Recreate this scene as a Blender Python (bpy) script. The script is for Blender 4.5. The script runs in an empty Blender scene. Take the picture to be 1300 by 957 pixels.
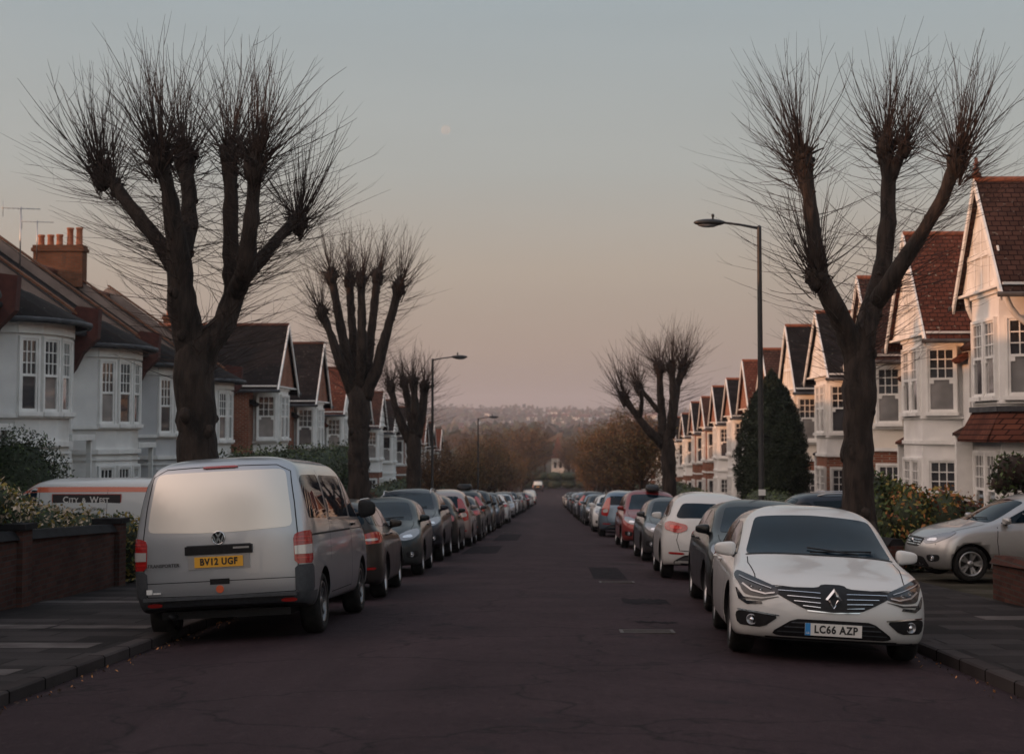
import bpy, bmesh, math, random
import numpy as np
from mathutils import Vector, Matrix
from mathutils.bvhtree import BVHTree
R = math.radians
random.seed(7); np.random.seed(7)
scene = bpy.context.scene
COL = scene.collection

# ---------------------------------------------------------------- camera
FPX = 2050.0; PITCH = math.atan(114.5/FPX); YAW = math.atan(50/FPX); EYE = 1.5
cam_d = bpy.data.cameras.new('camera'); cam = bpy.data.objects.new('camera', cam_d); COL.objects.link(cam)
cam.location = (0, 0, EYE); cam.rotation_euler = (math.pi/2+PITCH, 0, YAW)
cam_d.sensor_width = 36; cam_d.lens = 36*FPX/1300; cam_d.shift_y = -45/1300
cam_d.clip_start = .1; cam_d.clip_end = 20000
cam_d.dof.use_dof = True; cam_d.dof.focus_distance = 17.5; cam_d.dof.aperture_fstop = 2.8
scene.camera = cam

# ---------------------------------------------------------------- world and sun
SUN_EL = 9.0; SUN_AZ = math.atan2(-.30, -.95)           # direction towards the sun: left and a little behind
w = bpy.data.worlds.new('World'); scene.world = w; w.use_nodes = True
nt = w.node_tree; nt.nodes.clear()
out = nt.nodes.new('ShaderNodeOutputWorld'); bg = nt.nodes.new('ShaderNodeBackground')
tc = nt.nodes.new('ShaderNodeTexCoord'); sep = nt.nodes.new('ShaderNodeSeparateXYZ')
nt.links.new(tc.outputs['Generated'], sep.inputs[0])
ramp = nt.nodes.new('ShaderNodeValToRGB')
nt.links.new(sep.outputs['Z'], ramp.inputs[0])
def s2l(c): return tuple((x/255/12.92 if x/255 <= .04045 else ((x/255+.055)/1.055)**2.4) for x in c)
SKY = [(-.02, (128,112,102)), (.012, (146,128,112)), (.05, (168,149,131)), (.10, (180,168,152)), (.16, (175,178,173)),
       (.26, (164,176,180)), (.5, (156,166,175)), (1, (142,152,166))]
el = ramp.color_ramp.elements
while len(el) < len(SKY): el.new(.5)
for e, (p, c) in zip(el, SKY): e.position = max(0, p); e.color = (*s2l(c), 1)
sky = nt.nodes.new('ShaderNodeTexSky'); sky.sky_type = 'NISHITA'; sky.sun_disc = False
sky.sun_elevation = R(SUN_EL); sky.sun_rotation = math.pi/2-SUN_AZ; sky.air_density = 1.3; sky.dust_density = 2.5
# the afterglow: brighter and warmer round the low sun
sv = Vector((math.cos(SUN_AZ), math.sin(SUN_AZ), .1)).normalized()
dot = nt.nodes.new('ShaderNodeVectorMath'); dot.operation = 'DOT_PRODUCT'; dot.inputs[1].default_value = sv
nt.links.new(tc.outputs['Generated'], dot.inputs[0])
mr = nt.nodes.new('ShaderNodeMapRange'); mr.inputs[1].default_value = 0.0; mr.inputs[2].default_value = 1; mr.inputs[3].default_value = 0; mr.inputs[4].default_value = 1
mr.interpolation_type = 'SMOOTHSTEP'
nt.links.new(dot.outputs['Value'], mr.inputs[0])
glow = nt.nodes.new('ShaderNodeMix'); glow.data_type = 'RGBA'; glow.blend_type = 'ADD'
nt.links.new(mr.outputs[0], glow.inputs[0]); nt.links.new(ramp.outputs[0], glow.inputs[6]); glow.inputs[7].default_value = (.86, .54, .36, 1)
sc1 = nt.nodes.new('ShaderNodeVectorMath'); sc1.operation = 'SCALE'; sc1.inputs[3].default_value = .05
nt.links.new(sky.outputs[0], sc1.inputs[0])
mx = nt.nodes.new('ShaderNodeMix'); mx.data_type = 'RGBA'; mx.inputs[0].default_value = .08
nt.links.new(glow.outputs[2], mx.inputs[6]); nt.links.new(sc1.outputs[0], mx.inputs[7])
# very faint cirrus streaks so the sky is not perfectly even
mp = nt.nodes.new('ShaderNodeMapping'); mp.inputs['Scale'].default_value = (1.5, 1.5, 14); nt.links.new(tc.outputs['Generated'], mp.inputs[0])
nz = nt.nodes.new('ShaderNodeTexNoise'); nz.inputs['Scale'].default_value = 2.2; nz.inputs['Detail'].default_value = 5; nt.links.new(mp.outputs[0], nz.inputs[0])
m2 = nt.nodes.new('ShaderNodeMapRange'); m2.inputs[3].default_value = .955; m2.inputs[4].default_value = 1.045; nt.links.new(nz.outputs[0], m2.inputs[0])
sc2 = nt.nodes.new('ShaderNodeVectorMath'); sc2.operation = 'SCALE'; nt.links.new(mx.outputs[2], sc2.inputs[0]); nt.links.new(m2.outputs[0], sc2.inputs[3])
# sky boost added at the sides and behind the camera to light house walls
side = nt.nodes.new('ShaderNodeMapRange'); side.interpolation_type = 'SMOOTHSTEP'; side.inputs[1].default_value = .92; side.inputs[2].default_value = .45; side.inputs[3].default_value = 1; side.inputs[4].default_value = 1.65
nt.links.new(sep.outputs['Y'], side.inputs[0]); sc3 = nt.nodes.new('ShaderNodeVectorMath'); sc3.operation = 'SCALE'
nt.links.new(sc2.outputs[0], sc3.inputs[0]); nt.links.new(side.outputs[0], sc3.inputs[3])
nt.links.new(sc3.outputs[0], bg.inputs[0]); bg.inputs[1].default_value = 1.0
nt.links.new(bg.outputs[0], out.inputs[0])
sd = bpy.data.lights.new('sun', 'SUN'); sun = bpy.data.objects.new('sun', sd); COL.objects.link(sun)
sd.energy = 2.3; sd.angle = R(.6); sd.color = (1, .43, .18)
sdir = Vector((math.cos(SUN_AZ)*math.cos(R(SUN_EL)), math.sin(SUN_AZ)*math.cos(R(SUN_EL)), math.sin(R(SUN_EL))))
sun.rotation_euler = sdir.to_track_quat('Z', 'Y').to_euler()
scene.view_settings.view_transform = 'Standard'; scene.view_settings.look = 'None'
scene.view_settings.exposure = 0; scene.view_settings.gamma = 1
scene.render.engine = 'CYCLES'
cy = scene.cycles; cy.max_bounces = 5; cy.diffuse_bounces = 3; cy.glossy_bounces = 3; cy.transmission_bounces = 2; cy.volume_bounces = 1
cy.caustics_reflective = False; cy.caustics_refractive = False; cy.sample_clamp_indirect = 4

# ---------------------------------------------------------------- ground shape
def G(y):                                              # the street runs downhill, then levels out in the valley
    if y < 230: return -.038*y
    t = y-230
    return -8.74-.038*40*(1-math.exp(-t/40))-.002*t
XC, CAM, HALF = -.3, .0085, 4.1
KL, KR = -4.22, 3.8                                     # kerb lines
def road_z(x, y): return G(y)-CAM*(x-XC)**2
def pave_z(y): return G(y)-.03
def surf_z(x, y): return road_z(x, y) if KL < x < KR else pave_z(y)
def ray(px, py):
    v = Vector(((px-650)/FPX, (433.5-py)/FPX, -1))
    return Matrix.Rotation(YAW, 3, 'Z') @ (Matrix.Rotation(math.pi/2+PITCH, 3, 'X') @ v)
def at_y(px, py, y):
    d = ray(px, py); return Vector((0, 0, EYE))+d*(y/d.y)
def x_at(px, y): return at_y(px, 548, y).x

# ---------------------------------------------------------------- materials
def nodes(name):
    m = bpy.data.materials.new(name); m.use_nodes = True
    t = m.node_tree; b = t.nodes['Principled BSDF']; return m, t, b
def setc(b, c): b.inputs['Base Color'].default_value = (*c[:3], 1)
def N(t, kind, **kw):
    n = t.nodes.new(kind)
    for k, v in kw.items():
        if k.startswith('i_'):
            key = k[2:]; key = int(key) if key.isdigit() else key.replace('_', ' ')
            n.inputs[key].default_value = v
        else: setattr(n, k, v)
    return n
def noise_mix(name, c1, c2, scale=3, rough=.8, bump=0, bscale=None, lo=.35, hi=.65, coord='Object', metallic=0, stretch=(1,1,1), detail=6, spec=.5, c3=None, s3=.6, bd=.02):
    m, t, b = nodes(name)
    co = N(t, 'ShaderNodeTexCoord'); mp = N(t, 'ShaderNodeMapping'); mp.inputs['Scale'].default_value = stretch
    t.links.new(co.outputs[coord], mp.inputs[0])
    n = N(t, 'ShaderNodeTexNoise', i_Scale=scale, i_Detail=detail); t.links.new(mp.outputs[0], n.inputs[0])
    r = N(t, 'ShaderNodeValToRGB'); r.color_ramp.elements[0].position = lo; r.color_ramp.elements[1].position = hi
    r.color_ramp.elements[0].color = (*c1, 1); r.color_ramp.elements[1].color = (*c2, 1)
    t.links.new(n.outputs[0], r.inputs[0]); col = r.outputs[0]
    if c3:
        n3 = N(t, 'ShaderNodeTexNoise', i_Scale=s3, i_Detail=4); t.links.new(mp.outputs[0], n3.inputs[0])
        mm = N(t, 'ShaderNodeMapRange', i_1=.5, i_2=.68); t.links.new(n3.outputs[0], mm.inputs[0])
        x = N(t, 'ShaderNodeMix', data_type='RGBA'); t.links.new(mm.outputs[0], x.inputs[0]); t.links.new(col, x.inputs[6]); x.inputs[7].default_value = (*c3, 1); col = x.outputs[2]
    t.links.new(col, b.inputs['Base Color'])
    b.inputs['Roughness'].default_value = rough; b.inputs['Metallic'].default_value = metallic; b.inputs['Specular IOR Level'].default_value = spec
    if bump:
        bn = N(t, 'ShaderNodeTexNoise', i_Scale=bscale or scale*6, i_Detail=5); t.links.new(mp.outputs[0], bn.inputs[0])
        bp = N(t, 'ShaderNodeBump', i_Strength=min(1, bump), i_Distance=bd); t.links.new(bn.outputs[0], bp.inputs['Height']); t.links.new(bp.outputs[0], b.inputs['Normal'])
    return m
def plain(name, c, rough=.5, metallic=0, coat=0, spec=.5, emit=0):
    m, t, b = nodes(name); setc(b, c)
    b.inputs['Roughness'].default_value = rough; b.inputs['Metallic'].default_value = metallic; b.inputs['Coat Weight'].default_value = coat
    b.inputs['Coat Roughness'].default_value = .04; b.inputs['Specular IOR Level'].default_value = spec
    n = N(t, 'ShaderNodeTexNoise', i_Scale=40.0, i_Detail=3); mr = N(t, 'ShaderNodeMapRange', i_3=max(0, rough-.015), i_4=min(1, rough+.02))
    co = N(t, 'ShaderNodeTexCoord'); t.links.new(co.outputs['Object'], n.inputs[0]); t.links.new(n.outputs[0], mr.inputs[0]); t.links.new(mr.outputs[0], b.inputs['Roughness'])
    return m
def paint(name, c, metallic=.35, rough=.34, coat=.8):
    m, t, b = nodes(name)
    co = N(t, 'ShaderNodeTexCoord'); n = N(t, 'ShaderNodeTexNoise', i_Scale=2.3, i_Detail=5); t.links.new(co.outputs['Object'], n.inputs[0])
    # road film: dull greyish dirt low down on the sides, patchy
    sp = N(t, 'ShaderNodeSeparateXYZ'); t.links.new(co.outputs['Object'], sp.inputs[0])
    a = N(t, 'ShaderNodeMapRange', i_1=.25, i_2=.75, i_3=.5, i_4=0.0); t.links.new(sp.outputs['Z'], a.inputs[0])
    k = N(t, 'ShaderNodeMath', operation='MULTIPLY'); t.links.new(a.outputs[0], k.inputs[0]); t.links.new(n.outputs[0], k.inputs[1])
    x = N(t, 'ShaderNodeMix', data_type='RGBA'); x.inputs[6].default_value = (*c, 1); x.inputs[7].default_value = (.12, .11, .10, 1)
    t.links.new(k.outputs[0], x.inputs[0]); t.links.new(x.outputs[2], b.inputs['Base Color'])
    rr = N(t, 'ShaderNodeMapRange', i_3=rough-.06, i_4=rough+.1); t.links.new(n.outputs[0], rr.inputs[0]); t.links.new(rr.outputs[0], b.inputs['Roughness'])
    b.inputs['Metallic'].default_value = metallic; b.inputs['Coat Weight'].default_value = coat; b.inputs['Coat IOR'].default_value = 1.4; b.inputs['Coat Roughness'].default_value = .05; b.inputs['Specular IOR Level'].default_value = .25
    return m
def brick(name, c1, c2, mortar, sx=1.0, scale=1.0, bw=.225, rh=.075, ms=.01, rough=.9, planar='wall', c3=None):
    m, t, b = nodes(name)
    co = N(t, 'ShaderNodeTexCoord'); sp = N(t, 'ShaderNodeSeparateXYZ'); t.links.new(co.outputs['Object'], sp.inputs[0])
    cb = N(t, 'ShaderNodeCombineXYZ')
    if planar == 'wall':
        ad = N(t, 'ShaderNodeMath', operation='ADD'); t.links.new(sp.outputs['X'], ad.inputs[0]); t.links.new(sp.outputs['Y'], ad.inputs[1])
        t.links.new(ad.outputs[0], cb.inputs[0]); t.links.new(sp.outputs['Z'], cb.inputs[1])
    elif planar == 'roof':
        t.links.new(sp.outputs['Y'], cb.inputs[0]); t.links.new(sp.outputs['Z'], cb.inputs[1])
    elif planar == 'roofx':
        t.links.new(sp.outputs['X'], cb.inputs[0]); t.links.new(sp.outputs['Z'], cb.inputs[1])
    else:
        t.links.new(sp.outputs['X'], cb.inputs[0]); t.links.new(sp.outputs['Y'], cb.inputs[1])
    br = N(t, 'ShaderNodeTexBrick'); t.links.new(cb.outputs[0], br.inputs['Vector'])
    br.inputs['Color1'].default_value = (*c1, 1); br.inputs['Color2'].default_value = (*c2, 1); br.inputs['Mortar'].default_value = (*mortar, 1)
    br.inputs['Scale'].default_value = scale; br.inputs['Brick Width'].default_value = bw; br.inputs['Row Height'].default_value = rh; br.inputs['Mortar Size'].default_value = ms
    n = N(t, 'ShaderNodeTexNoise', i_Scale=1.1, i_Detail=6); t.links.new(co.outputs['Object'], n.inputs[0])
    mr = N(t, 'ShaderNodeMapRange', i_1=.3, i_2=.75, i_3=.7, i_4=1.2); t.links.new(n.outputs[0], mr.inputs[0])
    vm = N(t, 'ShaderNodeVectorMath', operation='SCALE'); t.links.new(br.outputs['Color'], vm.inputs[0]); t.links.new(mr.outputs[0], vm.inputs[3])
    col = vm.outputs[0]
    if c3:
        n3 = N(t, 'ShaderNodeTexNoise', i_Scale=9.0, i_Detail=2); t.links.new(co.outputs['Object'], n3.inputs[0])
        mm = N(t, 'ShaderNodeMapRange', i_1=.66, i_2=.72); t.links.new(n3.outputs[0], mm.inputs[0])
        x = N(t, 'ShaderNodeMix', data_type='RGBA'); t.links.new(mm.outputs[0], x.inputs[0]); t.links.new(col, x.inputs[6]); x.inputs[7].default_value = (*c3, 1); col = x.outputs[2]
    t.links.new(col, b.inputs['Base Color']); b.inputs['Roughness'].default_value = rough; b.inputs['Specular IOR Level'].default_value = .04
    bp = N(t, 'ShaderNodeBump', i_Strength=.5, i_Distance=.015); t.links.new(br.outputs['Fac'], bp.inputs['Height']); bp.invert = True; t.links.new(bp.outputs[0], b.inputs['Normal'])
    return m
def glass(name, c, rough=.06, spec=.8, wob=.0, coat=1, ior=1.55):
    m, t, b = nodes(name); setc(b, c); b.inputs['Roughness'].default_value = rough; b.inputs['IOR'].default_value = ior; b.inputs['Coat Weight'].default_value = coat; b.inputs['Coat Roughness'].default_value = .03
    co = N(t, 'ShaderNodeTexCoord'); n = N(t, 'ShaderNodeTexNoise', i_Scale=1.2, i_Detail=2); t.links.new(co.outputs['Object'], n.inputs[0])
    mr = N(t, 'ShaderNodeMapRange', i_1=.35, i_2=.7, i_3=.6, i_4=1.5); t.links.new(n.outputs[0], mr.inputs[0])
    vm = N(t, 'ShaderNodeVectorMath', operation='SCALE'); vm.inputs[0].default_value = c; t.links.new(mr.outputs[0], vm.inputs[3]); t.links.new(vm.outputs[0], b.inputs['Base Color'])
    if wob:
        bp = N(t, 'ShaderNodeBump', i_Strength=wob, i_Distance=.01); n2 = N(t, 'ShaderNodeTexNoise', i_Scale=3.0); t.links.new(co.outputs['Object'], n2.inputs[0]); t.links.new(n2.outputs[0], bp.inputs['Height']); t.links.new(bp.outputs[0], b.inputs['Normal'])
    return m
M = {}
M['white'] = noise_mix('white_render', (.70,.69,.68), (.82,.81,.79), 1.3, .85, .15, 30, c3=(.60,.58,.55), s3=.5, spec=.2)
M['cream'] = noise_mix('cream_render', (.66,.60,.53), (.78,.72,.64), 1.1, .85, .15, 30, c3=(.56,.50,.43), s3=.5, spec=.2)
M['greyr'] = noise_mix('grey_render', (.46,.46,.47), (.56,.56,.57), 1.1, .85, .15, 30)
M['trim'] = noise_mix('white_trim', (.70,.69,.67), (.82,.81,.79), 3, .6)
M['brick'] = brick('red_brick', (.20,.062,.038), (.29,.095,.055), (.30,.25,.20))
M['gbrick'] = brick('garden_brick', (.060,.030,.025), (.10,.045,.036), (.065,.055,.05))
M['cbrick'] = brick('chimney_brick', (.14,.060,.036), (.20,.085,.05), (.12,.09,.07))
M['slate'] = brick('slate_roof', (.012,.0105,.0105), (.022,.018,.018), (.014,.014,.015), bw=.3, rh=.16, ms=.012, rough=.75, planar='roof', c3=(.075,.075,.062))
M['slatex'] = brick('slate_roof_side', (.014,.012,.012), (.024,.020,.020), (.014,.014,.015), bw=.3, rh=.16, ms=.012, rough=.75, planar='roofx', c3=(.075,.075,.062))
M['tilex'] = brick('clay_tile_roof', (.105,.038,.026), (.15,.055,.036), (.032,.014,.012), bw=.2, rh=.12, ms=.012, rough=.85, planar='roofx', c3=(.28,.25,.2))
M['tile'] = brick('clay_tile_roof_front', (.10,.038,.028), (.145,.055,.036), (.032,.014,.012), bw=.2, rh=.12, ms=.012, rough=.85, planar='roof')
M['darktilex'] = brick('brown_tile_roof', (.058,.032,.026), (.085,.044,.034), (.018,.01,.01), bw=.2, rh=.12, ms=.012, rough=.85, planar='roofx', c3=(.14,.12,.10))
M['darktile'] = brick('brown_tile_front', (.058,.032,.026), (.085,.044,.034), (.018,.01,.01), bw=.2, rh=.12, ms=.012, rough=.85, planar='roof')
M['corbel'] = noise_mix('corbel_brick', (.045,.013,.011), (.075,.022,.017), 6, .9)
M['ridge'] = noise_mix('ridge_tile', (.13,.045,.028), (.20,.075,.045), 8, .85)
M['pot'] = noise_mix('terracotta', (.30,.10,.05), (.42,.16,.085), 6, .85)
M['lead'] = noise_mix('lead', (.04,.042,.048), (.08,.083,.09), 3, .7, spec=.2)
M['parapet'] = noise_mix('parapet_render', (.17,.13,.115), (.25,.20,.18), 2, .9, .3)
M['pane'] = glass('window_glass', (.045,.045,.050), wob=.15)
M['blind'] = glass('window_glass_blind', (.20,.19,.185), .1, wob=.15)
M['door'] = noise_mix('door_paint', (.03,.03,.04), (.05,.05,.06), 4, .4)
M['doorred'] = noise_mix('door_paint_red', (.14,.03,.02), (.2,.045,.03), 4, .4)
M['black'] = noise_mix('black_iron', (.010,.010,.011), (.02,.02,.021), 20, .45)
M['pipe'] = noise_mix('downpipe', (.02,.02,.02), (.035,.035,.035), 5, .5)
M['tyre'] = noise_mix('tyre_rubber', (.010,.010,.010), (.020,.019,.018), 12, .85, spec=.2)
M['plastic'] = noise_mix('grey_plastic', (.030,.034,.040), (.045,.050,.057), 30, .55)
M['blackpl'] = noise_mix('black_plastic', (.006,.006,.007), (.012,.012,.013), 30, .5, spec=.25)
M['gap'] = plain('panel_gap', (.006,.006,.006), .9)
M['cglass'] = glass('car_glass', (.003,.012,.021), .02, coat=0, ior=1.29)
M['film'] = plain('window_film', (.66,.63,.58), .30, .5, .3)
M['chrome'] = plain('chrome', (.75,.76,.78), .12, 1)
M['alloy'] = plain('alloy', (.42,.42,.43), .35, .9)
M['alloyd'] = plain('alloy_dark', (.16,.16,.165), .35, .8)
M['brake'] = plain('brake_disc', (.05,.05,.05), .5, .7)
M['lampglass'] = plain('lamp_glass', (.24,.25,.27), .12, .35, 1)
M['lampdark'] = plain('lamp_smoked', (.012,.014,.018), .12, 0, .15)
M['lampbright'] = plain('lamp_reflector', (.75,.76,.78), .15, .8, 1)
M['redlamp'] = plain('red_lamp', (.30,.012,.012), .12, 0, 1)
M['redbright'] = plain('red_lamp_bright', (.55,.03,.025), .12, 0, 1)
M['clearlamp'] = plain('clear_lamp', (.50,.48,.47), .12, .3, 1)
M['platew'] = plain('plate_white', (.62,.60,.57), .35)
M['platey'] = plain('plate_yellow', (.72,.36,.035), .35)
M['ink'] = plain('black_ink', (.01,.01,.01), .5)
M['blueband'] = plain('plate_blue', (.02,.20,.48), .4)
M['orange'] = plain('orange_paint', (.55,.10,.035), .35, 0, .7)
M['sign'] = plain('sign_dark', (.035,.028,.030), .4)
M['signtext'] = plain('sign_letter', (.75,.72,.68), .4)
M['signred'] = plain('sign_red', (.38,.06,.04), .4)
M['greytext'] = plain('grey_letter', (.22,.21,.21), .4)
M['white2'] = plain('sticker_white', (.7,.7,.68), .4)
M['bark'] = noise_mix('bark', (.010,.007,.0055), (.042,.029,.023), 9, .95, 1, 16, stretch=(1,1,.22), bd=.06)
M['twig'] = noise_mix('twig', (.022,.013,.010), (.045,.026,.020), 6, .85)
M['twigred'] = noise_mix('twig_far', (.055,.030,.020), (.095,.052,.032), 3, .9)
M['leafd'] = noise_mix('leaf_dark', (.016,.026,.011), (.034,.050,.020), 2, .7)
M['leafm'] = noise_mix('leaf_mid', (.055,.085,.025), (.095,.135,.04), 2, .7)
M['leafy'] = noise_mix('leaf_yellow', (.20,.15,.03), (.32,.23,.05), 2, .7)
M['leafo'] = noise_mix('leaf_orange', (.32,.12,.035), (.45,.20,.07), 2, .7)
M['leafp'] = noise_mix('blossom_pale', (.42,.33,.24), (.56,.45,.34), 4, .8)
M['leafr'] = noise_mix('leaf_red', (.09,.025,.018), (.16,.045,.028), 2, .7)
M['rus1'] = noise_mix('foliage_russet', (.13,.065,.024), (.20,.105,.04), .6, .9)
M['rus2'] = noise_mix('foliage_olive', (.06,.052,.02), (.10,.08,.03), .6, .9)
M['rus3'] = noise_mix('foliage_brown', (.055,.036,.024), (.085,.055,.034), .6, .9)
M['conif'] = noise_mix('conifer_needles', (.006,.012,.007), (.013,.024,.012), 3, .85)

# ---------------------------------------------------------------- object helpers
def tag(o, label=None, cat=None, group=None, kind=None):
    if label: o['label'] = label
    if cat: o['category'] = cat
    if group: o['group'] = group
    if kind: o['kind'] = kind
    return o
def empty(name, loc=(0,0,0), parent=None):
    o = bpy.data.objects.new(name, None); o.empty_display_size = .2; COL.objects.link(o); o.location = loc
    if parent: o.parent = parent
    return o
KIDS = {}
def copy_tree(o, parent=None):
    c = o.copy(); link(c, parent)
    for ch in list(KIDS.get(o.name, [])): copy_tree(ch, c)
    return c
def link(o, parent):
    COL.objects.link(o)
    if parent: o.parent = parent; KIDS.setdefault(parent.name, []).append(o)
    return o
class MB:
    def __init__(s): s.v = []; s.f = []; s.m = []; s.sm = []
    def add(s, vs, fs, mi=0, sm=False):
        b = len(s.v); s.v += [tuple(x) for x in vs]; s.f += [tuple(b+i for i in f) for f in fs]; s.m += [mi]*len(fs); s.sm += [sm]*len(fs)
    def box(s, x0, x1, y0, y1, z0, z1, mi=0):
        if x0 > x1: x0, x1 = x1, x0
        if y0 > y1: y0, y1 = y1, y0
        s.add([(x0,y0,z0),(x1,y0,z0),(x1,y1,z0),(x0,y1,z0),(x0,y0,z1),(x1,y0,z1),(x1,y1,z1),(x0,y1,z1)],
              [(0,3,2,1),(4,5,6,7),(0,1,5,4),(1,2,6,5),(2,3,7,6),(3,0,4,7)], mi)
    def hexa(s, p, mi=0):      # 8 points: bottom loop then top loop
        s.add(p, [(0,3,2,1),(4,5,6,7),(0,1,5,4),(1,2,6,5),(2,3,7,6),(3,0,4,7)], mi)
    def tube(s, pts, rad, n=6, mi=0, cap=True, sm=True):
        pts = [Vector(p) for p in pts]; vs = []; up = Vector((.13, .21, 1)).normalized()
        prev = None
        for i, p in enumerate(pts):
            t = (pts[min(i+1, len(pts)-1)]-pts[max(i-1, 0)]); t = t.normalized() if t.length > 1e-9 else Vector((0,0,1))
            if prev is None:
                a = t.cross(up); a = a if a.length > .05 else t.cross(Vector((1,0,0)))
            else: a = prev-t*prev.dot(t)
            a.normalize(); b = t.cross(a); prev = a
            r = rad[i] if hasattr(rad, '__len__') else rad
            for k in range(n):
                th = 2*math.pi*k/n; vs.append(p+a*(r*math.cos(th))+b*(r*math.sin(th)))
        fs = []
        for i in range(len(pts)-1):
            for k in range(n):
                k2 = (k+1) % n; fs.append((i*n+k, i*n+k2, (i+1)*n+k2, (i+1)*n+k))
        if cap: fs.append(tuple(range(n-1, -1, -1))); fs.append(tuple((len(pts)-1)*n+k for k in range(n)))
        s.add(vs, fs, mi, sm)
    def lathe(s, prof, n=24, axis='z', c=(0,0,0), mi=0, sm=True, caps=True):
        vs = []; c = Vector(c)
        for r, h in prof:
            for k in range(n):
                th = 2*math.pi*k/n; a, b = r*math.cos(th), r*math.sin(th)
                vs.append(c+Vector((a, b, h) if axis == 'z' else ((h, a, b) if axis == 'x' else (b, h, a))))
        fs = []
        for i in range(len(prof)-1):
            for k in range(n):
                k2 = (k+1) % n; fs.append((i*n+k, i*n+k2, (i+1)*n+k2, (i+1)*n+k))
        if caps: fs.append(tuple(range(n-1, -1, -1))); fs.append(tuple((len(prof)-1)*n+k for k in range(n)))
        s.add(vs, fs, mi, sm)
    def sphere(s, c, r, seg=10, mi=0, jit=0):
        r = Vector(r) if hasattr(r, '__len__') else Vector((r, r, r)); vs = []; fs = []
        for i in range(seg//2+1):
            ph = math.pi*i/(seg//2)
            for k in range(seg):
                th = 2*math.pi*k/seg; j = 1+random.uniform(-jit, jit)
                vs.append((c[0]+r.x*j*math.sin(ph)*math.cos(th), c[1]+r.y*j*math.sin(ph)*math.sin(th), c[2]+r.z*j*math.cos(ph)))
        for i in range(seg//2):
            for k in range(seg):
                k2 = (k+1) % seg; fs.append((i*seg+k, (i+1)*seg+k, (i+1)*seg+k2, i*seg+k2))
        s.add(vs, fs, mi, True)
    def build(s, name, mats, parent=None, fix=False, xf=None):
        me = bpy.data.meshes.new(name); me.from_pydata(s.v, [], s.f)
        mats = mats if isinstance(mats, (list, tuple)) else [mats]
        for m in mats: me.materials.append(M[m] if isinstance(m, str) else m)
        me.polygons.foreach_set('material_index', s.m); me.polygons.foreach_set('use_smooth', s.sm)
        if xf: me.transform(xf)
        if fix:
            bm = bmesh.new(); bm.from_mesh(me); bmesh.ops.recalc_face_normals(bm, faces=bm.faces); bm.to_mesh(me); bm.free()
        me.update()
        return link(bpy.data.objects.new(name, me), parent)
def _lr(s, name, mats, parent):
    """the left and the right piece as two parts"""
    for sg in (1, -1):
        m = MB(); idx = {}
        for f, mi, sm in zip(s.f, s.m, s.sm):
            if sum(s.v[i][0] for i in f)*sg > 0:
                ids = []
                for i in f:
                    if i not in idx: idx[i] = len(m.v); m.v.append(s.v[i])
                    ids.append(idx[i])
                m.f.append(tuple(ids)); m.m.append(mi); m.sm.append(sm)
        m.build(name, mats, parent)
MB.build_lr = _lr
def quads(name, C, size, mats, mi, parent=None, aspect=.6, up=None):
    """many small leaf faces at the points C, turned every way"""
    n = len(C); a = np.random.normal(size=(n, 3)); a /= np.linalg.norm(a, axis=1)[:, None]
    b = np.random.normal(size=(n, 3)); b = np.cross(a, b); b /= np.linalg.norm(b, axis=1)[:, None]
    s = (size*np.random.uniform(.6, 1.4, n))[:, None]; a = a*s; b = b*s*aspect
    V = np.stack([C-a, C+b*.9-a*.1, C+a, C-b*.9+a*.1], 1).reshape(-1, 3)
    me = bpy.data.meshes.new(name); me.vertices.add(4*n); me.vertices.foreach_set('co', V.ravel())
    me.loops.add(4*n); me.loops.foreach_set('vertex_index', np.arange(4*n)); me.polygons.add(n)
    me.polygons.foreach_set('loop_start', np.arange(0, 4*n, 4)); me.polygons.foreach_set('loop_total', np.full(n, 4))
    for m in mats: me.materials.append(M[m])
    me.polygons.foreach_set('material_index', mi); me.update()
    return link(bpy.data.objects.new(name, me), parent)
# ================================================================ CARS
def ring_pts(row):
    yf, zf, yr, zr, zsf, zsr, w_, bf, br = row
    h = []
    h.append((0, yf, zf)); h.append((.5*w_, yf-.12*bf, zf)); h.append((.82*w_, yf-.5*bf, zf*.75+zsf*.25)); h.append((.975*w_, yf-bf, zf*.35+zsf*.65))
    y0 = yf-bf-.16; y1 = yr+br+.16
    for k in range(5):
        t = k/4; h.append((w_*(1+.012*math.sin(math.pi*t)), y0+(y1-y0)*t, zsf+(zsr-zsf)*t))
    h.append((.975*w_, yr+br, zr*.35+zsr*.65)); h.append((.82*w_, yr+.5*br, zr*.75+zsr*.25)); h.append((.5*w_, yr+.12*br, zr)); h.append((0, yr, zr))
    return h+[(-x, y, z) for x, y, z in h[-2:0:-1]]
def subdiv_mesh(verts, faces, lv=2):
    me = bpy.data.meshes.new('tmp'); me.from_pydata(verts, [], faces); ob = bpy.data.objects.new('tmp', me); COL.objects.link(ob)
    md = ob.modifiers.new('s', 'SUBSURF'); md.levels = lv; md.render_levels = lv
    bpy.context.view_layer.update(); dg = bpy.context.evaluated_depsgraph_get()
    me2 = bpy.data.meshes.new_from_object(ob.evaluated_get(dg)); bpy.data.objects.remove(ob); bpy.data.meshes.remove(me); return me2
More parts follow.
